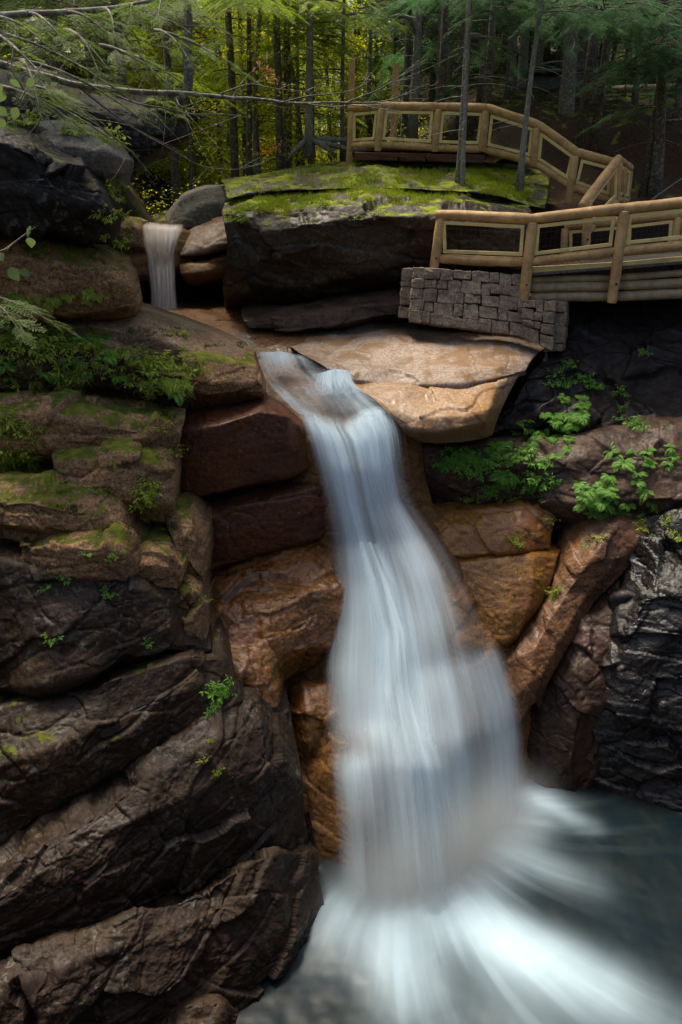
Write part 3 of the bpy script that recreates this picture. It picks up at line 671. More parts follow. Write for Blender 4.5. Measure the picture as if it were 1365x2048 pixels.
rock('granite_slab', [
 [(690,760,13.4),(760,758,13.4),(840,762,13.3),(930,762,13.2),(1000,750,13.4),(1052,738,13.8)],
 [(708,774,12.98),(775,772,12.88),(850,776,12.77),(930,776,12.7),(992,765,12.9),(1035,755,13.4)],
 [(742,795,12.6),(795,802,12.5),(860,808,12.4),(930,808,12.3),(985,798,12.5),(1018,790,13.1)],
 [(775,825,12.3),(815,834,12.15),(865,838,12.0),(930,832,12.),(978,820,12.2),(1005,815,12.8)],
 [(800,850,12.15),(828,860,12.0),(870,864,11.9),(925,856,11.9),(970,848,12.1),(992,845,12.7)],
 [(810,872,12.8),(838,885,12.7),(875,888,12.6),(925,885,12.6),(965,878,12.7),(985,870,13.1)]],
 m_ochre, rnd=4, amp=.05, mid=.02, fine=.006, crk=.01, fac=.04, label='lower tan and ochre slab below the long crack with a blunt overhanging nose', cat='rock')
# wall below the footbridge
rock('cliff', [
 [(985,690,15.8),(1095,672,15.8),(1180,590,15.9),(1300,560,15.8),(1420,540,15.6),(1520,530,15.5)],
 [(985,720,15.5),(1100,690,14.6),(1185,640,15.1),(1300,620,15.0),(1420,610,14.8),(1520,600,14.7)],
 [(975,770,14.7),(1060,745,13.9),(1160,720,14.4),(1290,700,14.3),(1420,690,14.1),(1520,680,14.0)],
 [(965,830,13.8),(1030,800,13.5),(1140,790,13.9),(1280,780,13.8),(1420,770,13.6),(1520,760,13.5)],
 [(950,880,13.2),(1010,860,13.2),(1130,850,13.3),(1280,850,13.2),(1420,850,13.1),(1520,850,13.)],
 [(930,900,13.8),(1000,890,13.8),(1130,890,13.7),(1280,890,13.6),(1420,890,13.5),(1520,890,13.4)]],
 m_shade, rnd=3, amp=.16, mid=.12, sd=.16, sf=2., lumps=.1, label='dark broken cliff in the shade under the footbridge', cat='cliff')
rock('cliff', [
 [(790,850,13.3),(880,872,13.2),(960,880,13.3),(1060,865,13.4),(1170,845,13.4),(1300,838,13.3),(1420,835,13.1),(1520,835,13.)],
 [(800,890,13.),(880,905,12.9),(960,905,12.9),(1060,888,12.9),(1170,868,12.9),(1300,858,12.8),(1420,850,12.6),(1520,850,12.5)],
 [(810,935,12.9),(880,940,12.7),(960,938,12.6),(1060,930,12.5),(1170,915,12.4),(1300,900,12.3),(1420,890,12.1),(1520,890,12.)],
 [(815,985,13.0),(880,985,12.8),(960,982,12.7),(1060,975,12.6),(1170,965,12.2),(1300,950,12.),(1420,945,11.8),(1520,945,11.7)],
 [(820,1010,13.1),(880,1008,12.9),(960,1006,12.8),(1060,1002,12.6),(1170,1010,12.0),(1300,1000,11.7),(1420,1000,11.5),(1520,1000,11.4)],
 [(820,1040,13.5),(880,1040,13.4),(960,1040,13.4),(1060,1040,13.),(1170,1080,12.4),(1300,1060,12.),(1420,1050,11.9),(1520,1050,11.8)]],
 m_purple, rnd=3, amp=.12, mid=.08, sd=.14, sf=2.6, lumps=.05, label='purple brown ledges overgrown with ferns and weeds right of the falls', cat='cliff')
rock('rock_slab', [
 [(790,1003,13.2),(880,1000,13.1),(960,998,13.1),(1045,998,13.1),(1126,1002,13.1)],
 [(800,1022,12.6),(885,1016,12.5),(965,1012,12.4),(1045,1010,12.4),(1122,1012,12.6)],
 [(830,1065,12.1),(905,1062,11.95),(975,1058,11.9),(1045,1055,11.95),(1106,1050,12.2)],
 [(852,1108,11.75),(920,1112,11.68),(985,1108,11.63),(1048,1103,11.68),(1100,1096,11.95)],
 [(856,1122,11.85),(922,1124,11.8),(988,1118,11.75),(1050,1112,11.8),(1102,1106,12.1)]],
 m_orange, rnd=1, amp=.06, mid=.05, fac=.10, sd=.07, sf=4, st=(.5,0,1), label='upper rusty wet slab right of the falls under the strip of weeds', cat='rock')
rock('rock_slab', [
 [(850,1115,11.95),(925,1112,11.8),(1000,1106,11.75),(1065,1102,11.8),(1122,1100,12.1)],
 [(862,1132,11.7),(932,1126,11.6),(1005,1118,11.55),(1066,1112,11.6),(1117,1112,11.85)],
 [(900,1180,11.45),(955,1175,11.32),(1012,1168,11.22),(1068,1162,11.28),(1104,1160,11.55)],
 [(940,1235,11.15),(978,1230,11.03),(1018,1225,10.95),(1058,1218,11.0),(1080,1216,11.25)],
 [(970,1280,10.95),(994,1282,10.85),(1014,1284,10.8),(1034,1268,10.85),(1048,1258,11.1)],
 [(972,1296,11.2),(996,1298,11.1),(1016,1299,11.05),(1036,1282,11.1),(1050,1270,11.3)]],
 m_orange, rnd=1, amp=.03, mid=.02, fine=.014, crk=.01, fac=.02, label='broad golden brown wet facet tapering down beside the falls', cat='rock')
rock('rock_slab', [
 [(1165,985,13.1),(1200,990,12.7),(1260,1000,12.4),(1335,1012,12.2),(1360,1030,12.6)],
 [(1135,1065,12.3),(1172,1052,11.95),(1238,1045,11.75),(1305,1055,11.7),(1322,1072,11.8)],
 [(1104,1145,11.8),(1132,1132,11.5),(1185,1115,11.38),(1245,1118,11.4),(1260,1135,11.5)],
 [(1078,1205,11.55),(1100,1196,11.3),(1135,1185,11.18),(1178,1186,11.22),(1192,1202,11.32)],
 [(1030,1268,11.2),(1056,1260,10.95),(1098,1245,10.88),(1146,1238,10.95),(1160,1255,11.05)],
 [(995,1328,10.75),(1028,1318,10.56),(1070,1300,10.55),(1114,1294,10.65),(1128,1310,10.75)],
 [(1008,1395,10.4),(1033,1390,10.26),(1060,1365,10.28),(1084,1352,10.36),(1095,1368,10.44)],
 [(1028,1450,10.2),(1042,1445,10.12),(1056,1420,10.18),(1070,1405,10.24),(1080,1418,10.5)]],
 m_rust, rnd=1, amp=.04, mid=.03, fac=.03, crk=.008, sd=.05, sf=7, st=(.75,0,.65), label='long slanting slab running from the weeds down to the right edge of the falls', cat='rock')
rock('cliff', [
 [(940,1100,13.2),(1040,1085,13.3),(1150,1060,13.2),(1260,1030,12.9),(1380,1010,12.6),(1520,1000,12.4)],
 [(970,1200,12.3),(1060,1180,12.2),(1160,1150,12.0),(1270,1110,11.8),(1380,1090,11.7),(1520,1080,11.6)],
 [(1000,1310,11.5),(1070,1290,11.3),(1170,1230,11.2),(1270,1180,11.2),(1360,1160,11.3),(1520,1150,11.3)],
 [(1020,1420,10.9),(1080,1390,10.6),(1170,1330,10.5),(1240,1280,10.7),(1310,1250,11.1),(1520,1250,11.2)],
 [(1040,1510,10.5),(1085,1490,10.2),(1160,1430,10.1),(1215,1380,10.4),(1280,1360,10.9),(1520,1350,11.2)],
 [(1045,1590,10.1),(1085,1575,9.9),(1145,1530,9.9),(1190,1490,10.1),(1240,1480,10.7),(1520,1480,11.0)],
 [(1045,1640,10.0),(1090,1630,9.8),(1150,1600,9.8),(1195,1570,10.0),(1240,1560,10.6),(1520,1560,10.9)]],
 m_deep, rnd=3, amp=.10, mid=.06, fac=.08, sd=.06, sf=3, st=(.7,0,.7), label='steep dark brown cliff dropping into the pool right of the falls', cat='cliff')
rock('black_rock', [
 [(1240,1060,11.9),(1290,1035,11.8),(1350,1020,11.6),(1420,1015,11.4),(1540,1010,11.3)],
 [(1265,1140,11.3),(1310,1120,11.1),(1360,1110,10.9),(1420,1110,10.8),(1540,1110,10.7)],
 [(1235,1220,10.9),(1280,1200,10.6),(1340,1190,10.5),(1420,1190,10.4),(1540,1190,10.3)],
 [(1205,1320,10.6),(1250,1300,10.35),(1320,1300,10.2),(1420,1300,10.1),(1540,1300,10.)],
 [(1185,1430,10.3),(1230,1420,10.1),(1310,1430,9.9),(1420,1440,9.7),(1540,1440,9.6)],
 [(1170,1510,10.1),(1215,1530,9.95),(1300,1560,9.7),(1420,1600,9.4),(1540,1620,9.2)],
 [(1170,1560,10.1),(1220,1590,9.8),(1300,1630,9.5),(1420,1660,9.2),(1540,1690,9.0)]],
 m_black, rnd=2, amp=.12, mid=.08, fine=.012, sd=.08, sf=4, lumps=.10, fac=.20, freq=1., label='blocky black rock shining wet at the right edge above the pool', cat='rock')
for i, (x, y, Yd, r) in enumerate(((1265,1205,11.0,45),(1335,1275,10.4,55),(1300,1350,10.2,45),(1225,1420,10.25,42),(1345,1430,9.95,60),(1280,1500,9.95,50),(1215,1500,10.1,35))):
    a = [[(x-r,y-r*.5,Yd+.5),(x-r*.3,y-r*.7,Yd+.6),(x+r*.4,y-r*.7,Yd+.6),(x+r,y-r*.4,Yd+.5)],
         [(x-r*1.05,y-r*.2,Yd+.15),(x-r*.3,y-r*.4,Yd),(x+r*.4,y-r*.4,Yd),(x+r*1.05,y-r*.1,Yd+.15)],
         [(x-r,y+r*.5,Yd+.1),(x-r*.3,y+r*.6,Yd-.08),(x+r*.4,y+r*.6,Yd-.08),(x+r,y+r*.5,Yd+.1)],
         [(x-r*.9,y+r*.75,Yd+.4),(x-r*.3,y+r*.85,Yd+.4),(x+r*.4,y+r*.85,Yd+.4),(x+r*.9,y+r*.75,Yd+.4)]]
    rock('black_rock', a, m_black, rnd=2, amp=.05, mid=.05, lumps=.05, thick=.5, group='wet black blocks of the right edge',
         label='glossy black rock block, ' + ('topmost of the right edge blocks','large one against the right edge','middle one below the large block','left one beside the brown cliff','big one low at the right edge','lowest one above the pool','small one at the pool foot of the brown cliff')[i], cat='rock')

# ---------------------------------------------------------------- rock under and beside the main falls
FALL = [  # (px, py, Y, cover) from left to right, row after row down the fall
 [(585,818,12.55,.2),(612,822,12.5,.3),(650,830,12.45,.2),(690,834,12.4,.1),(728,816,12.45,.2),(765,812,12.5,.3),(800,822,12.6,.1)],
 [(596,834,12.3,.6),(622,840,12.25,1),(655,848,12.2,.9),(690,854,12.15,.75),(728,834,12.2,1),(765,830,12.25,1),(803,840,12.4,.6)],
 [(604,862,12.05,.3),(638,872,12.0,.95),(672,876,11.95,1),(708,878,11.9,1),(745,868,11.95,1),(780,868,12.05,.9),(812,872,12.25,.3)],
 [(622,930,11.9,.12),(655,935,11.75,.75),(690,938,11.65,1),(722,940,11.6,.85),(755,938,11.65,.7),(788,935,11.8,.6),(818,935,12.1,.1)],
 [(638,1010,11.8,.10),(670,1010,11.6,.55),(702,1010,11.5,1),(735,1010,11.45,.9),(770,1008,11.5,.6),(805,1005,11.6,.5),(838,1010,11.9,.1)],
 [(650,1085,11.7,.10),(685,1085,11.45,.55),(720,1085,11.3,1),(755,1085,11.25,.8),(800,1080,11.25,.7),(850,1075,11.35,.6),(895,1085,11.6,.1)],
 [(650,1160,11.4,.12),(690,1160,11.1,.6),(735,1165,10.9,.95),(775,1165,10.8,.95),(830,1155,10.8,.75),(885,1145,10.95,.7),(930,1150,11.3,.05)],
 [(645,1250,11.0,.2),(690,1245,10.6,.65),(740,1245,10.4,.85),(790,1245,10.35,1),(850,1240,10.35,.85),(915,1235,10.5,.6),(975,1240,10.9,.05)],
 [(642,1302,10.6,.15),(687,1298,10.25,.65),(740,1298,10.1,.88),(797,1300,10.05,1),(860,1300,10.05,.7),(932,1290,10.2,.35),(1000,1278,10.7,.05)],
 [(640,1340,10.3,.2),(685,1335,10.0,.75),(740,1335,9.9,.9),(800,1340,9.85,1),(865,1335,9.9,.85),(940,1320,10.1,.8),(1012,1300,10.6,.8)],
 [(642,1440,9.6,.15),(690,1440,9.35,.55),(745,1445,9.25,1),(810,1440,9.2,1),(880,1430,9.35,.8),(965,1415,9.7,.7),(1040,1385,10.3,.9)],
 [(648,1500,9.15,.08),(694,1492,8.95,.28),(750,1485,8.9,.85),(816,1490,8.9,1),(888,1480,9.05,.8),(970,1460,9.5,.62),(1046,1430,10.1,.9)],
 [(655,1535,8.9,.45),(700,1530,8.7,.8),(755,1530,8.65,.9),(820,1530,8.7,1),(895,1520,8.9,.85),(975,1500,9.4,.65),(1050,1470,10.0,.95)],
 [(664,1630,8.4,.15),(710,1635,8.25,.5),(765,1640,8.25,.75),(835,1640,8.35,1),(905,1620,8.65,.85),(980,1580,9.2,.6),(1056,1535,9.85,.85)],
 [(668,1735,7.95,.15),(715,1745,7.85,.5),(775,1755,7.85,.6),(845,1745,8.0,.85),(915,1710,8.4,.85),(990,1640,9.1,.6),(1058,1585,9.75,.5)],
 [(670,1800,7.68,.1),(720,1818,7.55,.22),(782,1828,7.5,.3),(852,1816,7.66,.4),(922,1768,8.1,.4),(998,1672,8.95,.3),(1072,1593,9.72,.2)],
 [(668,1850,7.45,.0),(720,1875,7.25,.0),(788,1892,7.2,.0),(860,1882,7.35,.0),(932,1830,7.8,.0),(1004,1710,8.72,.0),(1080,1610,9.62,.0)]]
back = [[(x+ (0 if 0 < k < 6 else (-70 if k == 0 else 30)), y+6, Yd+.28+(.25 if k in (0, 6) else 0)) for k, (x, y, Yd, d) in enumerate(r)] for r in FALL[1:]]
rock('cliff', back, m_brown, rnd=3, amp=.09, mid=.05, sd=.08, sf=3, fac=.06, crk=.01, thick=1.6, label='wet red brown rock face the main falls run over', cat='cliff')
rock('cliff', [
 [(560,1350,10.6),(610,1345,10.7),(660,1340,10.8),(710,1340,10.9)],
 [(575,1450,10.0),(615,1440,10.),(665,1440,10.1),(710,1440,10.1)],
 [(590,1560,9.4),(625,1560,9.4),(670,1560,9.45),(715,1560,9.4)],
 [(600,1680,8.8),(635,1680,8.8),(675,1680,8.8),(720,1690,8.7)],
 [(610,1790,8.3),(645,1790,8.25),(680,1800,8.2),(725,1800,8.1)],
 [(620,1880,7.9),(650,1880,7.9),(690,1890,7.8),(730,1890,7.8)]],
 m_red, rnd=3, amp=.1, mid=.08, sd=.12, sf=4, lumps=.04, label='narrow reddish cliff strip between the striped slab and the falls', cat='cliff')

# gorge behind everything: closes the gaps between the ledges
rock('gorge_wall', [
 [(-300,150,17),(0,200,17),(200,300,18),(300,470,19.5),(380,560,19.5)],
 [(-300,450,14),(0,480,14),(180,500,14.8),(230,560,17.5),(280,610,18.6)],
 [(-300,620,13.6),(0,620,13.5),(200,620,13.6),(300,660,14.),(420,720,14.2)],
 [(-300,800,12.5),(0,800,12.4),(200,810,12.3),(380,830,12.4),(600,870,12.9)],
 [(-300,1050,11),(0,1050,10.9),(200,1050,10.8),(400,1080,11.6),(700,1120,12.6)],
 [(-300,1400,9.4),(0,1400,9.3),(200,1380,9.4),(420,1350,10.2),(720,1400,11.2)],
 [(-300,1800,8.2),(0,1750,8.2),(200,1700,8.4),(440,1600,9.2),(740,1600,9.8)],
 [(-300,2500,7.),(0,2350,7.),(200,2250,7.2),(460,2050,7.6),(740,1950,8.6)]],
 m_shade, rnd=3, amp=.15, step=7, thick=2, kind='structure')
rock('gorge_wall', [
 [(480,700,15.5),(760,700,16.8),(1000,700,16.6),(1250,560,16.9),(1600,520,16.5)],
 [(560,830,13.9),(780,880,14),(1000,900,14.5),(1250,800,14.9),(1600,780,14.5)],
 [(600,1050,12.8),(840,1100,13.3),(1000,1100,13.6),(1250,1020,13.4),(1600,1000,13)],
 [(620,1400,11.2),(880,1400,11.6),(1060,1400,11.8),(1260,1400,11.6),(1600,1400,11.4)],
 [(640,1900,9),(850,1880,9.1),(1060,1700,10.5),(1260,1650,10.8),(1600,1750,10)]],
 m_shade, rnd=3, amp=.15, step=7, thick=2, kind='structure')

# ---------------------------------------------------------------- WATER
wat_main = water_mat('falling water', us=8., vs=.24, lo=.38, hi=.62, gain=1.6)
wat_thin = water_mat('thin water veil', us=14., vs=.5, lo=.36, hi=.60, gain=1.15)
wat_up = water_mat('upper falling water', tint=(.95, .91, .88), us=6., vs=.5, lo=.32, hi=.62, gain=1.5)
wat_foam = water_mat('foam', us=10., vs=.4, lo=.4, hi=.66, gain=1.)
def sheet(mb, rows, dy=0., dz=0., wob=.04, seed=0, gam=1.5, ny=160, nx=120, uo=0., edge=.08, spread=0., soft=1.):
    A = np.asarray(rows, float); A = A.copy()
    if spread: A[..., 0] += np.linspace(-spread, spread, A.shape[1])[None, :]
    G, L, Wd = grid_interp(A.tolist(), ny, nx, 4)
    G = blur(G, 12)
    X = G[..., :3].copy(); D = G[..., 3]
    X[..., 1] += dy; X[..., 2] += dz
    u = np.linspace(0, 1, nx)[None, :]*np.ones((ny, 1)); v = np.linspace(0, 1, ny)[:, None]*np.ones((1, nx))
    # each thread of water bulges out along its whole path
    th = fbm(np.stack([u.ravel()*9, v.ravel()*.8, np.full(u.size, seed*3.1)], 1), 3, seed).reshape(ny, nx)
    X[..., 1] -= wob*th*2
    e = np.clip(np.minimum(u, 1-u)/edge, 0, 1); e = e*e*(3-2*e)
    D = np.clip(D, 0, 1)**gam*e*soft
    mb.append((X.reshape(-1, 3), gquads(ny, nx), np.stack([u.ravel()+uo, v.ravel()*L/Wd], 1), D.ravel()))
def build_sheets(name, mb, mat, **kw):
    v = []; q = []; uv = []; d = []; n = 0
    for a, b, c, e in mb:
        v.append(a); q.append(b+n); uv.append(c); d.append(e); n += len(a)
    v = np.concatenate(v); q = np.concatenate(q); uv = np.concatenate(uv); d = np.concatenate(d)
    org = np.array([v[:, 0].mean(), v[:, 1].mean(), v[:, 2].min()])
    me = mesh_from(name, v-org, None, q)
    l = me.uv_layers.new(name='UVMap'); vi = np.zeros(len(me.loops), np.int32); me.loops.foreach_get('vertex_index', vi)
    l.data.foreach_set('uv', uv[vi].astype(np.float32).ravel())
    at = me.attributes.new('dens', 'FLOAT', 'POINT'); at.data.foreach_set('value', d.astype(np.float32))
    return link(name, me, mat, loc=org, **kw)

s = []
sheet(s, FALL, dy=.0, seed=1, wob=.05); sheet(s, FALL, dy=-.12, dz=.03, seed=2, wob=.06, uo=3.3, spread=-4, soft=.55); sheet(s, FALL, dy=-.24, dz=.05, seed=3, wob=.06, uo=7.7, spread=-12, soft=.35)
# the strong central thread that keeps its own arc down to the pool
CORE = [[(700,1085,11.1,.2),(735,1085,11.,.6),(775,1090,11.,.2)],[(715,1165,10.6,.3),(765,1165,10.5,.9),(815,1165,10.6,.2)],[(730,1260,10.1,.3),(795,1260,9.95,.9),(850,1260,10.1,.2)],
 [(735,1370,9.5,.3),(800,1370,9.3,.8),(865,1370,9.5,.2)],[(740,1440,9.1,.4),(810,1425,8.9,1),(880,1440,9.1,.3)],[(745,1540,8.5,.4),(835,1530,8.3,1),(915,1540,8.6,.3)],[(755,1660,8.0,.3),(850,1660,7.9,1),(945,1650,8.3,.3)],
 [(760,1770,7.6,.2),(860,1780,7.55,.6),(970,1750,8.,.3)],[(765,1880,7.25,.0),(870,1890,7.2,.0),(990,1830,7.65,.0)]]
sheet(s, CORE, seed=5, uo=11, edge=.35, wob=.03, nx=60, soft=.8)
build_sheets('waterfall', s, wat_main, kind='structure', label='long silky white main waterfall fanning out down to the pool', cat='waterfall')
CH = [
 [(505,718,13.7,.2),(530,712,13.8,.9),(560,712,13.85,1),(592,716,13.85,.8),(625,724,13.8,.15),(662,738,13.7,.0)],
 [(512,738,13.35,.5),(540,738,13.4,.7),(572,738,13.4,.5),(605,742,13.35,.25),(640,750,13.3,.3),(672,752,13.3,.5)],
 [(528,762,13.05,.9),(556,764,13.05,.4),(590,766,13.,.12),(628,766,13.,.6),(665,762,13.05,1),(700,762,13.1,1)],
 [(545,785,12.8,.9),(578,788,12.8,.3),(615,790,12.75,.45),(650,790,12.75,.8),(690,788,12.8,.9),(726,788,12.9,.6)],
 [(565,805,12.6,.9),(600,810,12.55,.6),(636,815,12.5,.35),(672,818,12.5,.5),(715,812,12.55,.6),(760,808,12.6,.5)],
 [(592,832,12.35,.6),(625,838,12.3,.5),(656,846,12.25,.3),(690,852,12.2,.1),(730,832,12.25,.5),(804,836,12.45,.2)]]
s = []; sheet(s, CH, dy=-.02, dz=.05, seed=8, wob=.02, ny=90, nx=90, edge=.05, gam=1.5); sheet(s, CH, dy=-.05, dz=.09, seed=9, wob=.02, ny=90, nx=90, uo=5, soft=.6, edge=.05)
STEP = [[(628,762,13.0,.5),(648,754,13.05,1),(668,748,13.05,1),(692,748,13.1,1),(704,754,13.15,.5)],[(622,778,12.85,.4),(645,775,12.85,1),(670,772,12.85,1),(698,770,12.9,1),(712,772,12.95,.4)],[(620,800,12.6,.1),(645,800,12.6,.4),(675,798,12.6,.5),(710,795,12.7,.5),(735,795,12.8,.1)]]
sheet(s, STEP, dy=-.08, dz=.1, seed=12, ny=40, nx=50, edge=.12, wob=.03)
build_sheets('waterfall', s, wat_thin, kind='structure', label='white water sliding through the short rock chute above the main falls', cat='waterfall')
UP = [
 [(272,441,19.0,.1),(296,446,19.0,.2),(322,449,19.,.3),(350,450,19.,.2),(376,449,19.,.1)],
 [(276,449,18.35,.6),(298,454,18.3,.8),(322,457,18.3,.9),(347,458,18.3,.9),(371,457,18.35,.6)],
 [(286,482,18.1,.7),(303,484,18.0,.8),(322,485,18.,.6),(343,484,18.,.8),(361,481,18.1,.7)],
 [(296,515,17.85,.8),(310,518,17.8,.5),(325,518,17.8,.5),(339,516,17.8,.6),(353,512,17.9,.8)],
 [(298,538,17.75,.9),(312,542,17.7,1),(326,542,17.7,1),(340,541,17.7,1),(354,538,17.8,.8)],
 [(302,575,17.65,.8),(315,578,17.6,1),(328,578,17.6,1),(342,577,17.6,1),(355,575,17.7,.7)],
 [(304,650,17.4,.8),(317,655,17.35,1),(330,655,17.35,1),(346,655,17.35,1),(362,650,17.4,.7)]]
s = []; sheet(s, UP, dy=-.08, dz=.02, seed=15, ny=80, nx=50, wob=.02, edge=.14); sheet(s, UP, dy=-.15, dz=.03, seed=16, ny=80, nx=50, wob=.02, uo=4, soft=.7, edge=.2)
build_sheets('waterfall', s, wat_up, kind='structure', label='small upper waterfall dropping between rounded rocks', cat='waterfall')
SPILL = [[(470,672,15.3,.1),(500,675,15.3,.8),(530,678,15.3,.6),(560,683,15.2,.3)],[(478,684,15.0,.3),(505,688,15.0,.6),(535,690,15.,.4),(575,692,14.95,.2)],[(490,712,14.55,.3),(515,714,14.5,.5),(545,714,14.5,.4),(580,712,14.5,.1)]]
s = []; sheet(s, SPILL, dy=-.03, dz=.05, seed=19, ny=40, nx=40, wob=.01)
build_sheets('waterfall', s, wat_thin, kind='structure', label='thin glassy spill from the upper pool into the chute', cat='waterfall')

# pool -----------------------------------------------------------------------
ZP = .2
def floor_pt(px, py):
    d = ray(px, py); k = (ZP-CZ)/d.z; return np.array([d.x*k, d.y*k])
nxp, nyp = 640, 640
X, Yg = np.meshgrid(np.linspace(-6, 8.5, nxp), np.linspace(-1.5, 11.3, nyp))
pts = [floor_pt(*q) for q in ((672,1835),(735,1855),(800,1865),(860,1850),(925,1800),(975,1730),(1010,1670),(1070,1600))]
Pp = np.stack([X, Yg], -1)
def segd(a, b):
    ab = b-a; t = np.clip(((Pp-a)@ab)/(ab@ab), 0, 1); return np.linalg.norm(Pp-(a+t[..., None]*ab), axis=-1), t
dist = np.full(X.shape, 9.)
for a, b in zip(pts[:-1], pts[1:]): dist = np.minimum(dist, segd(a, b)[0])
C0 = floor_pt(800, 1640)       # streaks of foam run away from here
rel = Pp-C0; ang = np.arctan2(rel[..., 1], rel[..., 0]); rr = np.linalg.norm(rel, axis=-1)
an = fbm(np.stack([ang.ravel()*5+.5*np.sin(rr.ravel()*.9), rr.ravel()*.45, rr.ravel()*0], 1), 3, 77).reshape(X.shape)
an2 = fbm(np.stack([ang.ravel()*20+1.2*np.sin(rr.ravel()*.8), rr.ravel()*.6, rr.ravel()*0], 1), 4, 97).reshape(X.shape)
def jet(p0, p1, w0, w1, s=1.):
    a = floor_pt(*p0); b = floor_pt(*p1); ab = b-a; t = ((Pp-a)@ab)/(ab@ab); tt = np.clip(t, 0, 1)
    dd = np.linalg.norm(Pp-(a+tt[..., None]*ab), axis=-1); w = w0+(w1-w0)*tt
    return s*np.exp(-(dd/w)**2)*(1-.75*tt**1.5)
foam = np.exp(-(dist/.45)**2)*.55
foam = foam+jet((880,1820),(1200,1975),.36,.42,1.05)+jet((970,1850),(1330,2048),.30,.45,.55)+jet((770,1880),(850,2040),.36,.55,.75)+jet((690,1850),(660,1930),.2,.3,.2)+jet((1000,1700),(1180,1760),.25,.3,.35)
foam = foam+jet((1075,1610),(1180,1650),.12,.2,.5)+jet((1340,1600),(1420,1640),.10,.15,.4)+jet((1000,1950),(1150,2250),.4,.8,.25)
env = np.clip(foam*2.2, 0, 1)+.30*np.exp(-(dist/1.5)**2)
foam = foam*(1+.18*an+.08*an2)+.10*np.clip(an2+.25*an+.15, 0, 1)*env
foam = 1.0*(1-np.exp(-foam*1.1))
Z = ZP+.0+.10*np.exp(-(dist/.5)**2)*(1+.3*an)+.012*fbm(np.stack([X.ravel()*2, Yg.ravel()*2, X.ravel()*0], 1), 3, 5).reshape(X.shape)
V = np.stack([X, Yg, Z], -1)[::-1].reshape(-1, 3); fo = foam[::-1].ravel()
pool = mesh_from('water', V, None, gquads(nyp, nxp))
at = pool.attributes.new('foam', 'FLOAT', 'POINT'); at.data.foreach_set('value', fo.astype(np.float32))
t = NT('pool water'); a_ = t.n('ShaderNodeAttribute', attribute_name='foam'); tc = t.n('ShaderNodeTexCoord')
nb = t.noise(t.mapping(tc.outputs['Object'], (1, 1, 1)), 1.5, 4, .5, .3)
bp = t.n('ShaderNodeBump'); bp.inputs['Strength'].default_value = .03; bp.inputs['Distance'].default_value = .1; t.l(nb, bp.inputs['Height'])
bed = t.mix(t.ramp(t.noise(tc.outputs['Object'], 1.3, 4, .6, .5), .4, .62), (.004, .010, .014), (.008, .013, .014))
p = t.n('ShaderNodeBsdfPrincipled'); t.l(bed, p.inputs['Base Color']); p.inputs['Roughness'].default_value = .34; p.inputs['Specular IOR Level'].default_value = .13; t.l(bp.outputs[0], p.inputs['Normal'])
df = t.n('ShaderNodeBsdfDiffuse'); df.inputs[0].default_value = (.51, .67, .77, 1)
mx = t.n('ShaderNodeMixShader'); t.l(t.math('MULTIPLY', a_.outputs['Fac'], .96, clamp=True), mx.inputs[0]); t.l(p.outputs[0], mx.inputs[1]); t.l(df.outputs[0], mx.inputs[2]); t.l(mx.outputs[0], t.out.inputs[0])
link('water', pool, t.m, kind='structure')
# ground below the pool and around: one sheet to the horizon, dipping under the gorge
# ---------------------------------------------------------------- GROUND
def sst(a, b, x): t = np.clip((x-a)/(b-a), 0, 1); return t*t*(3-2*t)
def ground_h(x, y):
    x = np.asarray(x, float); y = np.asarray(y, float)
    p = np.stack([x.ravel(), y.ravel(), x.ravel()*0], 1)
    n = (fbm(p*.35, 4, 401)*.35+fbm(p*1.4, 3, 409)*.09).reshape(x.shape)
    far = np.clip(y-19, 0, 60)
    left = 8.7+.09*far+3.4*sst(-5.6, -9, x)+1.5*sst(-4.5, -14, x)
    right = 9.5+.27*far*sst(0, 6, x)+.10*far*(1-sst(0, 6, x))+.9*sst(20, 22, y)*sst(2, 5, x)
    u = left*(1-sst(-1.5, 2.5, x))+right*sst(-1.5, 2.5, x)
    side = 8.4+.35*np.clip(np.abs(x)-8.5, 0, 20)
    u = np.where(y < 19, u*sst(15.5, 19, y)+side*(1-sst(15.5, 19, y)), u)
    low = sst(-9.6, -8.6, x)*(1-sst(8.8, 9.8, x))*sst(-.4, 1.0, y)*(1-sst(17.6, 19.2, y))
    beh = 7.5+.3*np.clip(-y-2, 0, 30)
    u = np.where(y < 1, beh*(1-sst(-3, 1, y))+u*sst(-3, 1, y), u)+n*(1-low)
    return u*(1-low)+(-1.)*low
def stretch(n, near, far):
    s = np.linspace(-1, 1, n); return near*s*1.0+np.sign(s)*(far-near)*np.abs(s)**7
gx = stretch(300, 22, 400); gy = 12+stretch(300, 26, 400)
GX, GY = np.meshgrid(gx, gy); GZ = ground_h(GX, GY)
V = np.stack([GX, GY, GZ], -1)[::-1].reshape(-1, 3)
m_ground = rock_mat('forest floor', (.075, .042, .028), (.05, .032, .02), (.028, .02, .014), moss=.9, moss_lo=.92, rough=.95, grain=.8, bump=1., crack=0)
link('ground', mesh_from('ground', V, None, gquads(300, 300)), m_ground, kind='structure')

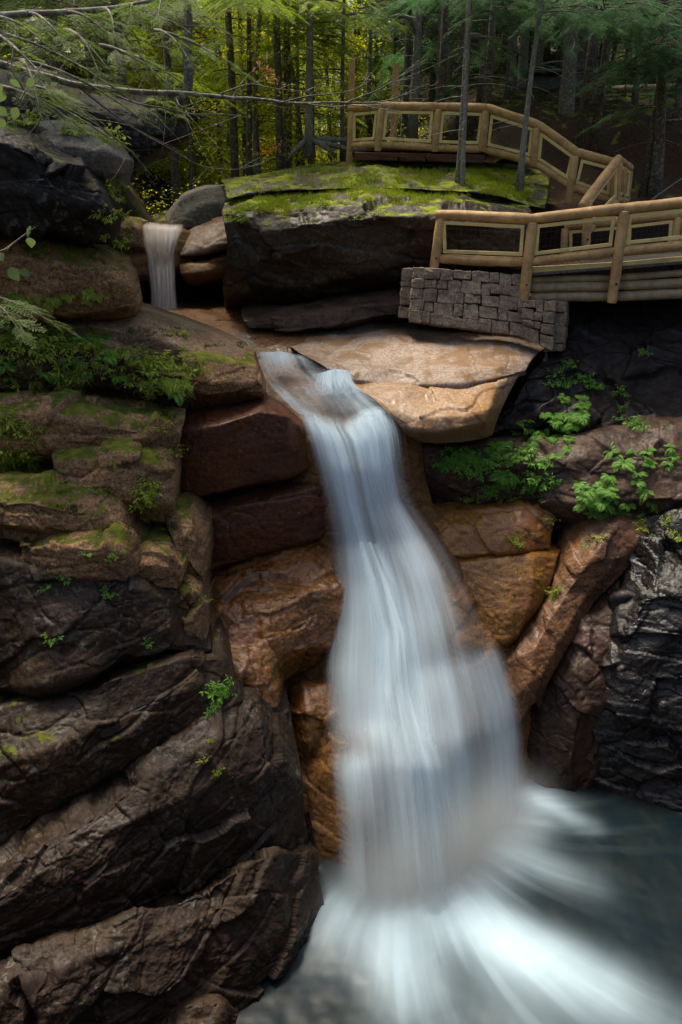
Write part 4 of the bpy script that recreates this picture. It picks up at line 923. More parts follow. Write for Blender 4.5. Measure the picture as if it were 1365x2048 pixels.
# ---------------------------------------------------------------- WOODWORK
m_log = wood_mat('peeled log', (.58, .37, .15), (.33, .19, .075), (1, 1, 1), lich=0)
m_log2 = wood_mat('weathered log', (.48, .36, .20), (.24, .17, .10), (1, 1, 1), lich=.15)
m_board = wood_mat('pale yellow board', (.76, .60, .24), (.64, .49, .18), (1, 1, 3), rough=.6, knots=False)
m_plank = wood_mat('deck plank', (.12, .10, .08), (.07, .06, .05), (1, 1, 1))
t = NT('galvanised wire'); p = t.n('ShaderNodeBsdfPrincipled'); p.inputs['Base Color'].default_value = (.10, .10, .09, 1); p.inputs['Metallic'].default_value = .6; p.inputs['Roughness'].default_value = .5; t.l(p.outputs[0], t.out.inputs[0]); m_wire = t.m
t = NT('dark steel bolt'); p = t.n('ShaderNodeBsdfPrincipled'); p.inputs['Base Color'].default_value = (.06, .055, .05, 1); p.inputs['Metallic'].default_value = .8; p.inputs['Roughness'].default_value = .5; t.l(p.outputs[0], t.out.inputs[0]); m_bolt = t.m
lseed = [0]
def log(name, a, b, r, mat, root, taper=.06, bend=.008):
    lseed[0] += 1; a = np.asarray(a, float); b = np.asarray(b, float); n = 14
    tt = np.linspace(0, 1, n); L = np.linalg.norm(b-a)
    path = a+(b-a)*tt[:, None]
    path = path+np.stack([np.sin(tt*PI)*random.uniform(-1, 1), np.sin(tt*PI)*random.uniform(-1, 1), np.sin(tt*PI)*random.uniform(-1, 1)], 1)*bend*L
    rr = r*(1+taper*np.linspace(random.choice((-1, 1)), 0, n)); rr[0] *= .88; rr[-1] *= .88
    path = np.concatenate([path[:1], a+(b-a)*.02/L*np.ones((1, 3)), path[1:-1], b-(b-a)*.02/L*np.ones((1, 3)), path[-1:]]); rr = np.concatenate([[r*.82], rr, [r*.82]])
    v, t_, q = tube(path, rr, 12, .05, lseed[0], bf=5.)
    o = np.asarray(root.location); c = v.mean(0)
    ob = link(name, mesh_from(name, v-c, t_, q), mat, root, loc=c-o)
    return ob
def board(mb, a, b, w, h, up, bev=.004):
    a = np.asarray(a, float); b = np.asarray(b, float); d = b-a; L = np.linalg.norm(d); d /= L
    side = np.cross(d, up); side /= np.linalg.norm(side); u2 = np.cross(side, d)
    mb.add(*box((a+b)/2, d, side, u2, L, w, h, bev))
def part(name, mb, mat, root, smooth=False):
    v, t_, q = mb.arrays(); c = v.mean(0)
    return link(name, mesh_from(name, v-c, t_, q, smooth), mat, root, loc=c-np.asarray(root.location))
def panel(root, tl, tr, bl, br, rp, rt, wire=True, bw=.062, mesh_=.10, off=.02):
    """board frame between two posts, set in from the posts and below the rail, with wire mesh"""
    tl, tr, bl, br = [np.asarray(x, float) for x in (tl, tr, bl, br)]
    L = np.linalg.norm(tr-tl); e = (tr-tl)/L; Lb = np.linalg.norm(br-bl); e2 = (br-bl)/Lb
    up = np.array([0, 0, 1.])
    tl2 = tl+e*(rp+.005)-up*(rt+.01+bw/2); tr2 = tr-e*(rp+.005)-up*(rt+.01+bw/2); bl2 = bl+e2*(rp+.005)+up*(rt+.008+bw/2); br2 = br-e2*(rp+.005)+up*(rt+.008+bw/2)
    n = np.cross(e, up); n /= np.linalg.norm(n)
    if n[1] > 0: n = -n
    for q_ in (tl2, tr2, bl2, br2): q_ += n*off
    mb = MB(); th = .04
    board(mb, tl2, tr2, th, bw, up); board(mb, bl2, br2, th, bw, up)
    board(mb, tl2+e*bw/2-up*bw*.5, bl2+e*bw/2+up*bw*.5, bw, th*.96, n) ; board(mb, tr2-e*bw/2-up*bw*.5, br2-e*bw/2+up*bw*.5, bw, th*.96, n)
    part('panel_frame', mb, m_board, root)
    if wire:
        mb = MB(); nw = int(L/mesh_); hh = (tl2-bl2)[2]; nh = max(2, int(hh/mesh_))
        for k in range(1, nw):
            f = k/nw; a = tl2+(tr2-tl2)*f; b = bl2+(br2-bl2)*f; mb.add(*tube([a-n*.015, (a+b)/2-n*.015, b-n*.015], .0012, 3, caps=False))
        for k in range(1, nh):
            f = k/nh; a = tl2+(bl2-tl2)*f; b = tr2+(br2-tr2)*f; mb.add(*tube([a-n*.015, (a+b)/2-n*.015, b-n*.015], .0012, 3, caps=False))
        part('wire_mesh', mb, m_wire, root)
def bolt(root, p):
    mb = MB(); p = np.asarray(p, float); mb.add(*tube([p, p+np.array([0, -.02, 0])], [.022, .016], 8)); part('bolt', mb, m_bolt, root, True)
def railing(label, tops, bots, posts, rp=.085, rt=.09, wire=True, group=None, lm=None, mesh_=.10, postmat=None):
    """tops / bots: rail centre points at each post; posts: (top, bottom)"""
    lm = lm or m_log
    b0 = posts[0][1]; root = empty('log_railing', b0, label=label, cat='railing', group=group)
    for a, b in zip(tops[:-1], tops[1:]):
        e = (b-a)/np.linalg.norm(b-a); log('top_rail', a-e*.03, b+e*.03, rt, lm, root)
    for a, b in zip(bots[:-1], bots[1:]):
        e = (b-a)/np.linalg.norm(b-a); log('bottom_rail', a+e*.05, b-e*.05, rt*.9, lm, root)
    for (a, b) in posts:
        if a is None: continue
        log('post', b, a, rp, postmat or lm, root)
        if wire: bolt(root, b+(a-b)*.22+np.array([0, -rp, 0]))
    for k in range(len(tops)-1): panel(root, tops[k], tops[k+1], bots[k], bots[k+1], rp, rt, wire=wire, mesh_=mesh_)
    return root
# lower railing, on the stone wall and the footbridge
ys = (15.2, 14.55, 14.2, 13.9, 13.6)
tops = [P(876, 429, ys[0]), P(1063, 438, ys[1]), P(1246, 417, ys[2]), P(1440, 396, ys[3]), P(1640, 376, ys[4])]
bots = [P(876, 517, ys[0]), P(1056, 524, ys[1]), P(1235, 503, ys[2]), P(1424, 484, ys[3]), P(1620, 466, ys[4])]
posts = [(P(884, 434, ys[0]), P(868, 538, ys[0])), (P(1066, 445, ys[1]-.02), P(1047, 603, ys[1]-.02)), (P(1250, 422, ys[2]-.03), P(1224, 606, ys[2]-.03)), (P(1443, 402, ys[3]), P(1415, 604, ys[3])), (P(1645, 380, ys[4]), P(1605, 600, ys[4]))]
railing('front log railing of the footbridge over the stone wall with pale board frames', tops, bots, posts, rp=.10, rt=.095)
# inner railing on the far side of the bridge
ys2 = (16.9, 16.6, 16.3, 16.0, 15.7)
tops = [P(1132, 452, 16.9), P(1250, 441, 16.6), P(1358, 428, 16.3), P(1540, 410, 16.0)]
bots = [P(1128, 538, 16.9), P(1243, 528, 16.6), P(1348, 516, 16.3), P(1528, 498, 16.0)]
railing('inner log railing on the far side of the footbridge seen through the front one', tops, bots, [(a+np.array([0, 0, -.05]), b-np.array([0, 0, .2])) for a, b in zip(tops, bots)], rp=.085, rt=.09)
# footbridge
br = empty('footbridge', P(1050, 600, 14.6), label='wooden footbridge deck on stacked weathered logs beside the stone wall', cat='footbridge')
deck = MB()
A0 = P(1056, 549, 14.55); A1 = P(1620, 505, 13.6); B0 = P(1120, 545, 17.1); 
n = 40
ex = (A1-A0)/n
for k in range(n):
    a = A0+ex*(k+.5); w = np.linalg.norm(ex)*.94; e = ex/np.linalg.norm(ex); dvec = np.array([.12, 1, .0]); dvec = dvec-e*np.dot(dvec, e); dvec /= np.linalg.norm(dvec)
    deck.add(*box(a+dvec*1.2, e, dvec, np.cross(e, dvec), w, 2.5, .05, .006))
part('deck', deck, m_plank, br)
mb = MB(); board(mb, P(1062, 541, 14.62), P(1240, 531, 14.27), .05, .13, np.array([0, 0, 1.])); board(mb, P(1242, 531, 14.27), P(1430, 514, 13.95), .05, .13, np.array([0, 0, 1.])); part('kick_board', mb, m_board, br)
for (y0, y1, y2, y3) in ((560, 556, 550, 540), (574, 572, 566, 562), (594, 593, 588, 586)):
    r = .062 if y0 == 560 else .092
    log('beam_log', P(1060, y0, 14.72), P(1236, y1, 14.40), r, m_log2, br); log('beam_log', P(1236, y2+5, 14.42), P(1440, y3, 14.05), r, m_log2, br); log('beam_log', P(1440, y3, 14.05), P(1640, y3-10, 13.8), r, m_log2, br)
# upper railing
ys = (19.7, 19.1, 18.9, 18.7, 18.3, 17.9, 17.7)
tp = [(702, 217), (763, 211), (876, 213), (975, 216), (1076, 249), (1155, 306), (1232, 326)]
bp_ = [(702, 293), (757, 289), (870, 296), (967, 299), (1069, 325), (1143, 374), (1226, 403)]
tops = [P(*a, y) for a, y in zip(tp, ys)]; bots = [P(*a, y) for a, y in zip(bp_, ys)]
pst = [((706, 222), (702, 302)), ((764, 217), (756, 303)), ((878, 219), (870, 304)), ((972, 222), (964, 304)), ((1074, 256), (1067, 334)), ((1151, 312), (1137, 410)), ((1232, 332), (1226, 412))]
railing('upper log railing above the mossy ledge descending in steps to the right', tops, bots, [(P(*a, y-.02), P(*b, y-.02)) for (a, b), y in zip(pst, ys)], rp=.088, rt=.09, wire=False)
# stair railing from the top corner down to the bridge
tops = [P(1237, 318, 17.5), P(1165, 412, 16.3)]; bots = [P(1232, 400, 17.5), P(1168, 470, 16.5)]
railing('steep stair railing with a heavy round hand log slanting down left to the footbridge', tops, bots, [(P(1238, 325, 17.5), P(1230, 420, 17.5)), (P(1178, 400, 16.4), P(1172, 500, 16.4))], rp=.085, rt=.10)
tops = [P(1236, 317, 17.6), P(1262, 336, 18.3)]; bots = [P(1232, 398, 17.6), P(1255, 402, 18.3)]
railing('short railing at the turn of the stairs facing the forest path', tops, bots, [(P(1248, 334, 17.9), P(1243, 408, 17.9)), (P(1260, 342, 18.3), P(1252, 410, 18.3))], rp=.075, rt=.075)
# rear railing of the upper platform and the far right railing
tops = [P(690, 243, 21.5), P(745, 250, 21.3), P(850, 252, 21.2)]; bots = [P(690, 298, 21.5), P(745, 298, 21.3), P(850, 300, 21.2)]
tops = [P(1180, 181, 27.5), P(1325, 176, 26.5), P(1400, 170, 26)]; bots = [P(1192, 247, 27.5), P(1322, 241, 26.5), P(1400, 236, 26)]
railing('distant log railing along the forest path in the upper right corner', tops, bots, [(a, b-np.array([0, 0, .15])) for a, b in zip(tops, bots)], rp=.08, rt=.11, lm=m_log2)
for (x, y0, y1, Yd, lab) in ((703, 118, 330, 20.6, 'tall square wooden post standing left of the upper railing'), (791, 126, 300, 20.4, 'tall square wooden post standing just behind the upper railing')):
    a = P(x+2, y0, Yd); b = P(x-4, y1, Yd); mb = MB(); d = (a-b)/np.linalg.norm(a-b)
    mb.add(*box((a+b)/2, np.array([1., 0, 0]), np.array([0, 1., 0]), d, .15, .15, np.linalg.norm(a-b), .01))
    v, t_, q = mb.arrays(); link('wooden_post', mesh_from('wooden_post', v-b, t_, q, False), m_log, loc=b, label=lab, cat='post')
# platform under the upper railing: stones and decking
mb = MB(); e = np.array([1., 0, 0])
up_ = empty('platform', P(760, 305, 18.9), label='flat viewing platform of stone and boards behind the upper railing', cat='platform')
for k in range(26):
    c = P(712+k*13.6, 303, 19.9); mb.add(*box(c+np.array([0, .35, 0]), e, np.array([0, 1., 0]), np.array([0, 0, 1.]), .155, 2.0, .05, .006))
part('deck', mb, m_plank, up_)
m_stone = rock_mat('grey wall stone', (.27, .22, .175), (.19, .155, .125), (.12, .095, .075), moss=.7, moss_lo=1.2, lichen=.5, rough=.85, grain=.55, bump=.7, crack=0)
def stone_course(mb, pts4, ncol, nrow, seed, depth=.35, jitter=.25, gap=.008):
    rs = random.Random(seed); tl, tr, bl, br_ = [np.asarray(p) for p in pts4]
    rowh = [rs.uniform(.7, 1.4) for _ in range(nrow)]; wob = [rs.uniform(0, 6) for _ in range(nrow+1)]; s = sum(rowh); acc = 0
    for r in range(nrow):
        v0 = acc/s; acc += rowh[r]; v1 = acc/s
        cw = [rs.uniform(.6, 1.5) for _ in range(ncol)]; cs = sum(cw); ca = 0
        for c in range(ncol):
            u0 = ca/cs; ca += cw[c]; u1 = ca/cs
            def vb(i, u): return 0. if i in (0, nrow) else .022*math.sin(u*9+wob[i])+.012*math.sin(u*23+wob[i]*2)
            uj = (rs.uniform(-.012, .012))
            def pt(u, v): return (tl*(1-u)+tr*u)*(1-v)+(bl*(1-u)+br_*u)*v
            um = (u0+u1)/2; va, vb_ = v0+vb(r, um), v1+vb(r+1, um)
            a, b, d = pt(u0, va), pt(u1, va), pt(u0, vb_); cc = pt(um, (va+vb_)/2)
            ex_ = b-a; w = np.linalg.norm(ex_); ex_ /= w; hz = a-d; h = np.linalg.norm(hz); hz /= h; ny_ = np.cross(hz, ex_); ny_ /= np.linalg.norm(ny_)
            bm = bmesh.new(); bmesh.ops.create_cube(bm, size=1)
            for vv in bm.verts: vv.co = Vector((vv.co.x*(w-gap), vv.co.y*depth, vv.co.z*(h-gap)))
            bmesh.ops.bevel(bm, geom=bm.edges[:]+bm.verts[:], offset=.012, segments=1, affect='EDGES', profile=.6)
            bmesh.ops.subdivide_edges(bm, edges=[e_ for e_ in bm.edges if e_.calc_length() > .08], cuts=2, use_grid_fill=True)
            bmesh.ops.triangulate(bm, faces=bm.faces[:]); bm.verts.ensure_lookup_table()
            lv = np.array([vv.co[:] for vv in bm.verts]); nn = lv/np.linalg.norm(lv, axis=1)[:, None]
            k = fbm(lv*6+rs.random()*50, 4, seed)*.030
            lv = lv+nn*k[:, None]+np.array([0, rs.uniform(-.012, .012), 0]); v = cc+lv[:, :1]*ex_+lv[:, 1:2]*ny_*-1+lv[:, 2:]*hz
            mb.add(v, [[q.index for q in f.verts] for f in bm.faces]); bm.free()
mb = MB()
stone_course(mb, (P(826, 537, 14.95), P(1050, 552, 14.75), P(817, 644, 14.72), P(1052, 676, 14.45)), 8, 5, 5)
stone_course(mb, (P(1048, 600, 14.55), P(1114, 602, 14.3), P(1046, 674, 14.42), P(1108, 704, 14.15)), 3, 4, 9)
stone_course(mb, (P(1114, 602, 14.35), P(1122, 602, 15.1), P(1108, 704, 14.2), P(1118, 696, 15.0)), 2, 4, 12)
stone_course(mb, (P(822, 537, 15.9), P(824, 537, 15.0), P(817, 630, 15.8), P(817, 636, 14.9)), 3, 5, 15)
# rubble core behind the blocks
c0, c1 = P(836, 546, 15.35), P(1046, 558, 15.15); d0 = P(820, 650, 15.1)
mb.add(*box((c0+c1)/2+np.array([0, .25, -.55]), (c1-c0)/np.linalg.norm(c1-c0), np.array([0, 1., 0]), np.array([0, 0, 1.]), np.linalg.norm(c1-c0)-.2, .6, .8, .03))
v, t_, q = mb.arrays(); c = np.array([v[:, 0].mean(), v[:, 1].mean(), v[:, 2].min()])
link('stone_wall', mesh_from('stone_wall', v-c, t_, q, False), m_stone, loc=c, label='low wall of squared granite blocks with mossy streaks carrying the footbridge', cat='wall')
mb = MB(); stone_course(mb, (P(712, 305, 19.2), P(968, 310, 18.9), P(710, 322, 19.2), P(964, 328, 18.9)), 4, 1, 31, depth=.4, jitter=.3)
v, t_, q = mb.arrays(); c = np.array([v[:, 0].mean(), v[:, 1].mean(), v[:, 2].min()])
link('stone_wall', mesh_from('stone_wall', v-c, t_, q, False), m_red, loc=c, label='long reddish footing stones under the level part of the upper railing', cat='wall')
# shelter
rt_ = empty('shelter', P(1098, 262, 27), label='small black roofed shelter between tree trunks behind the upper railing', cat='shelter')
mb = MB(); a = P(1098, 215, 27); X_, Y_, Z_ = np.eye(3)
mb.add(*box(a+np.array([0, .6, -.1]), X_, Y_, Z_, 1.1, 1.0, 2.0, .02)); part('body', mb, m_wire, rt_)
mb = MB(); mb.add(*box(a+np.array([0, .5, .98]), X_, Y_, Z_, 1.5, 1.5, .10, .02)); part('roof', mb, m_wire, rt_)

# ---------------------------------------------------------------- TREES
def xf(base_v, base_q, Ms, Ts):
    n = len(Ms); V = np.einsum('nij,vj->nvi', Ms, base_v)+Ts[:, None, :]
    Q = (base_q[None]+(np.arange(n)*len(base_v))[:, None, None]).reshape(-1, base_q.shape[1])
    return V.reshape(-1, 3), Q
def spray_mesh(nt=20, ln=.050, wd=.021, sp=.036, droop=.25, seed=0):
    """flat feathery spray of a hemlock, one unit long"""
    rs = np.random.default_rng(seed); v = []; q = []
    def leaf(p, d, L, w):
        d = d/np.linalg.norm(d); s = np.array([-d[1], d[0], 0]); s /= np.linalg.norm(s)+1e-9; k = len(v)
        v.extend([p-s*w*.5, p+d*L*.5-s*w*.55+np.array([0, 0, rs.normal()*.004]), p+d*L, p+d*L*.5+s*w*.55]); q.append([k, k+1, k+2, k+3])
    for i in range(nt):
        t_ = .06+.92*i/nt; side = 1 if i % 2 else -1; L = .40*(1-.78*t_)*rs.uniform(.7, 1.15); an = side*R(rs.uniform(38, 58))
        p0 = np.array([t_, 0, -droop*t_*t_]); d = np.array([math.cos(an), math.sin(an), -.25*rs.random()])
        m = max(2, int(L/sp))
        for k in range(m):
            p = p0+d*L*(k+.3)/m+np.array([0, 0, -.12*(L*k/m)])
            for s2 in (-1, 1):
                a2 = an+s2*R(rs.uniform(35, 65)); leaf(p, np.array([math.cos(a2), math.sin(a2), rs.normal()*.15]), ln*rs.uniform(.7, 1.2), wd)
        leaf(p0+d*L, d, ln, wd)
    return np.array(v), np.array(q)
def rotz(a): c, s = np.cos(a), np.sin(a); z = np.zeros_like(c); o = np.ones_like(c); return np.stack([np.stack([c, -s, z], -1), np.stack([s, c, z], -1), np.stack([z, z, o], -1)], -2)
def roty(a): c, s = np.cos(a), np.sin(a); z = np.zeros_like(c); o = np.ones_like(c); return np.stack([np.stack([c, z, s], -1), np.stack([z, o, z], -1), np.stack([-s, z, c], -1)], -2)
def rotx(a): c, s = np.cos(a), np.sin(a); z = np.zeros_like(c); o = np.ones_like(c); return np.stack([np.stack([o, z, z], -1), np.stack([z, c, -s], -1), np.stack([z, s, c], -1)], -2)
def bark_mat(name, a, b, lich, sc=(6, 6, 1.2)):
    return wood_mat(name, a, b, sc, rough=.9, knots=False, lich=lich)
m_bark = bark_mat('grey brown bark', (.17, .14, .11), (.085, .07, .055), .9)
m_bark_d = bark_mat('dark bark', (.12, .088, .065), (.065, .048, .036), .7)
m_bark_l = bark_mat('pale lichened bark', (.24, .22, .18), (.12, .105, .085), 1.)
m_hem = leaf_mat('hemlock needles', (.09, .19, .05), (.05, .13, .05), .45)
m_hemd = leaf_mat('shade toned hemlock needles', (.13, .19, .02), (.06, .11, .016), .4)  # darker needle copy, shade put into its colour
m_hemy = leaf_mat('sun toned hemlock needles', (.28, .34, .024), (.15, .24, .02), .5)  # brighter needle copy, sunlight of the left forest put into its colour
m_gold = leaf_mat('golden green sun glow leaves', (.68, .60, .02), (.36, .42, .018), .6)  # yellowish leaves, brightened: the sunlit forest glow is put into the colour
m_green = leaf_mat('dark green leaves', (.05, .085, .015), (.028, .055, .014), .4)
m_weed = leaf_mat('weed leaves', (.32, .38, .03), (.15, .23, .025), .4, cc=(.38, .34, .05))
m_fern = leaf_mat('fern green', (.20, .40, .04), (.11, .27, .04), .4)
m_orangeleaf = leaf_mat('yellow orange autumn leaves', (.55, .32, .02), (.60, .22, .02), .5)
m_redleaf = leaf_mat('rusty leaves', (.40, .10, .03), (.30, .13, .03), .4)
SPN = [spray_mesh(seed=s) for s in (1, 2)]
SPF = [spray_mesh(14, .09, .040, .065, seed=s) for s in (3, 4)]
def bough(L, sprays, seed, rs, foliage, wood, base, az, rise=.15, droop=.35, ns=12, size=.55):
    n = 7; tt = np.linspace(0, 1, n)
    loc = np.stack([L*tt, .12*L*rs.normal()*tt*tt, L*(rise*tt-droop*tt*tt)], 1); M = rotz(np.array(az)); path = loc@M.T+base
    if wood is not None: wood.add(*tube(path, np.linspace(.012*L+.006, .003, n), 5, caps=False))
    Ms = []; Ts = []
    for k in range(ns):
        f = .22+.78*(k+.5)/ns; p = np.array([np.interp(f, tt, path[:, i]) for i in range(3)]); side = 1 if k % 2 else -1
        a = az+side*rs.uniform(.35, 1.0)*(1-.7*f*(k == ns-1)); sc = size*(1.15-.55*f)*rs.uniform(.75, 1.25)
        Ms.append(rotz(np.array(a))@roty(np.array(rs.uniform(.0, .5)))@rotx(np.array(rs.normal()*.25))*sc); Ts.append(p)
    Ms.append(rotz(np.array(az))@roty(np.array(.3))*size*.8); Ts.append(path[-1])
    bv, bq = sprays[seed % len(sprays)]; v, q = xf(bv, bq, np.array(Ms), np.array(Ts)); foliage.add(v, None, q)
def hemlock(seed, H=10, h0=2.0, nb=26, L0=2.2, r=.13, near=True, lean=(0, 0), ns=12):
    rs = np.random.default_rng(seed); fol = MB(); wood = MB(); n = 14; tt = np.linspace(0, 1, n)
    path = np.stack([lean[0]*tt**1.3*H+.05*np.sin(tt*5+seed), lean[1]*tt*H+.05*np.cos(tt*4+seed), H*tt-.3], 1)
    rad = r*(1-.75*tt); rad[0] *= 1.5; rad[1] *= 1.08
    wood.add(*tube(path, rad, 12, .07, seed, bf=4.))
    for k in range(nb):
        h = h0+(H-h0)*(k/nb)**.9; f = (h+.3)/H; b = np.array([np.interp(f, tt, path[:, i]) for i in range(3)])
        L = L0*(1-.6*(h-h0)/(H-h0))*rs.uniform(.65, 1.15)
        bough(L, SPN if near else SPF, k, rs, fol, wood, b, k*2.4+rs.normal()*.4, ns=ns, size=.5 if near else .6)
    for k in range(9):      # dead lower twigs
        h = rs.uniform(.8, h0+1.5); f = (h+.3)/H; b = np.array([np.interp(f, tt, path[:, i]) for i in range(3)]); a = rs.uniform(0, 2*PI); L = rs.uniform(.4, 1.3)
        q_ = np.linspace(0, 1, 5)[:, None]; d = np.array([math.cos(a), math.sin(a), rs.uniform(-.1, .2)]); wood.add(*tube(b+d*L*q_+np.array([0, 0, -.25])*L*q_*q_, np.linspace(.010, .003, 5), 4, caps=False))
    return wood, fol
def broadleaf(seed, H=8, h0=.8, r=.09, nc=46, nl=190, lf=.075, spread=1.9):
    rs = np.random.default_rng(seed); wood = MB(); fol = MB(); n = 10; tt = np.linspace(0, 1, n)
    path = np.stack([.12*np.sin(tt*4+seed)*H*.3, .1*np.cos(tt*3+seed)*H*.3, H*tt-.3], 1); path[:, :2] -= path[0, :2]
    wood.add(*tube(path, r*(1-.8*tt)+.008, 8, .06, seed))
    vs = []
    for k in range(nc):
        h = h0+(H-h0)*rs.random(); f = min(1, (h+.3)/H); b = np.array([np.interp(f*.85, tt, path[:, i]) for i in range(3)]); a = rs.uniform(0, 2*PI)
        Lr = spread*rs.uniform(.3, 1)*(1-.35*abs(2*f-1)); c = b+np.array([math.cos(a)*Lr, math.sin(a)*Lr, .35*Lr+rs.normal()*.1])
        wood.add(*tube([b, (b+c)/2+np.array([0, 0, .06]), c], [.014, .009, .004], 4, caps=False))
        m = int(nl*rs.uniform(.6, 1.3)); pts = c+rs.normal(size=(m, 3))*np.array([.38, .38, .16]); vs.append(pts)
    pts = np.concatenate(vs); m = len(pts)
    base = np.array([[0, 0, 0], [.5, -.36, .04], [1, 0, -.05], [.5, .36, .04]])*lf; bq = np.array([[0, 1, 2, 3]])
    Ms = rotz(rs.uniform(0, 2*PI, m))@roty(rs.normal(size=m)*.6+.25)@rotx(rs.normal(size=m)*.6)*rs.uniform(.6, 1.3, m)[:, None, None]
    v, q = xf(base, bq, Ms, pts); fol.add(v, None, q); return wood, fol
def tree_obj(name, wood, fol, mb_, mf, loc, rz=0, extra=(), **kw):
    root = empty(name, loc, rz, **kw)
    for nm, ar in extra: link(nm, mesh_from(nm, ar[0]-np.asarray(loc), ar[1], ar[2]), mb_, root)
    v, t_, q = wood.arrays(); link('trunk', mesh_from('trunk', v, t_, q), mb_, root)
    v, t_, q = fol.arrays(); link('crown', mesh_from('crown', v, None, q, False), mf, root)
    return root
def gz(x, y): return float(ground_h(np.array([x]), np.array([y]))[0])
def xy(px, Y, py=260): p_ = P(px, py, Y); return float(p_[0])
# named trees: (px, py of a high point, px, py of the foot, distance, radius, bark, first bough height, number of boughs, label)
NT_ = [
 (497,130, 498,352, 23.5,.085,m_bark_d,4.2,14,'slim dark trunk standing alone left of the yellow sapling'),
 (574,150, 572,345, 24.,.13,m_bark_d,4.0,14,'dark straight trunk just right of the yellow sapling'),
 (598,120, 594,320, 26,.06,m_bark_d,4.4,10,'very thin dark trunk close behind the dark straight trunk'),
 (628,40, 618,290, 21.8,.10,m_bark_l,4.8,12,'pale lichened trunk rising from knotted roots left of the upper railing'),
 (692,0, 688,300, 22.2,.055,m_bark,4.6,9,'thin grey trunk between the knotted roots and the tall wooden post'),
 (744,0, 740,215, 28,.075,m_bark,4.5,10,'slim grey trunk seen between the two tall wooden posts'),
 (814,0, 812,215, 27,.04,m_bark,5.2,6,'pole thin trunk just right of the second wooden post'),
 (834,40, 824,255, 23.5,.12,m_bark_l,5.0,10,'pale grey trunk with one curved bare limb high on its left'),
 (942,0, 914,372, 17.8,.085,m_bark,4.9,8,'grey trunk rooted in the moss in front of the upper railing'),
 (936,140, 922,378, 17.6,.045,m_bark_l,4.6,4,'thinner pale trunk twined beside the grey trunk on the moss'),
 (1080,85, 1042,352, 17.6,.062,m_bark_l,4.8,8,'crooked lichened trunk crossing the stepped part of the upper railing'),
 (1052,60, 1042,238, 27,.17,m_bark_l,5.6,10,'thick lichened trunk left of the black shelter'),
 (1140,60, 1132,275, 23.,.22,m_bark,5.2,14,'thickest trunk, broad and grey, right of the black shelter'),
 (1186,40, 1178,280, 24.5,.13,m_bark_d,3.6,16,'dark trunk half hidden by boughs right of the thickest trunk'),
 (1322,0, 1308,385, 19.5,.13,m_bark_d,4.1,16,'dark trunk growing from the brown slope near the right edge'),
 (1362,20, 1352,240, 22.,.10,m_bark_d,3.4,14,'dark leaning trunk at the far right edge'),
]
for i, (x1, y1, x0, y0, Yd, r, bk, h0, nb, lab) in enumerate(NT_):
    b = P(x0, y0, Yd); tp_ = P(x1, y1, Yd); lean = (tp_[0]-b[0])/(tp_[2]-b[2])
    w, f = hemlock(50+i, H=9.5, h0=(h0*.62 if 5 <= i <= 10 else 1.5), nb=nb+(8 if 5 <= i <= 10 else 22), L0=(1.9 if i < 11 else 2.3), r=r*1.05, lean=(lean, 0), ns=10)
    ex_ = []
    if i == 7:
        ex_.append(('limb', tube([P(834, 72, 23.5), P(826, 38, 23.4), P(800, 30, 23.3), P(762, 40, 23.2), P(745, 35, 23.2)], [.07, .06, .045, .03, .02], 7, .05, 3)))
    if i == 3:
        for (ax, ay, bx, by) in ((620,290,690,296), (622,285,660,300), (612,290,585,305), (624,288,700,280)):
            ex_.append(('root', tube([P(ax, ay-8, 21.8), P((ax+bx)/2, (ay+by)/2-5, 21.5), P(bx, by, 21.4), P(bx+(bx-ax)*.3, by+14, 21.4)], [.08, .07, .05, .03], 7, .12, i)))
    # trunk positions inside the tree are relative to its foot
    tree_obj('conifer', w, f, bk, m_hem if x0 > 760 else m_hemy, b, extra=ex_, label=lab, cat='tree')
# copies further back
protos = []
for s in range(4):
    protos.append(hemlock(200+s, H=11+s*.7, h0=1.3+.6*s, nb=34, L0=2.2, r=.10+.025*(s % 2), near=False, ns=10))
golds = [broadleaf(300+s, H=6.5+s, h0=.3, spread=2.0) for s in range(3)]
def proto_root(name, pr, bk, mf, lab, cat, grp):
    return tree_obj(name, pr[0], pr[1], bk, mf, (0, 0, 0), label=lab, cat=cat, group=grp)
hp = [proto_root('conifer', protos[k], (m_bark_d, m_bark)[k % 2], m_hem, 'slim conifer trunk in the dim forest behind the upper railing', 'tree', 'conifers in the dim forest on the right') for k in range(4)]
hy = []
rs = random.Random(5); used = set()
def place(root, used_key, x, y, rz, sc, **kw):
    o = root if used_key not in used else copy_tree(root); used.add(used_key)
    o.location = (x, y, gz(x, y)-.05); o.rotation_euler = (0, 0, rz); o.scale = (sc, sc, sc)
    for k, v in kw.items(): o[k] = v
    return o
cnt = 0
for k in range(74):      # dim conifers on the right
    Yd = 25+rs.random()**1.3*30; px = rs.uniform(760, 1500); x = xy(px, Yd)
    place(hp[k % 4], ('h', k % 4), x, Yd, rs.uniform(0, 6.28), rs.uniform(.8, 1.15))
hq = [proto_root('conifer', protos[k], m_bark_d, m_hemy, 'sunlit conifer in the golden forest behind the upper falls', 'tree', 'conifers in the golden forest on the left') for k in range(2)]
for k in range(60):
    Yd = 25+rs.random()*24; px = rs.uniform(-60, 760); x = xy(px, Yd)
    place(hq[k % 2], ('q', k % 2), x, Yd, rs.uniform(0, 6.28), rs.uniform(.75, 1.05))
gp = [tree_obj('broadleaf_tree', golds[k][0], golds[k][1], m_bark, m_gold, (0, 0, 0), label='golden green broadleaf tree glowing behind the upper falls', cat='tree', group='golden broadleaf trees on the left') for k in range(3)]
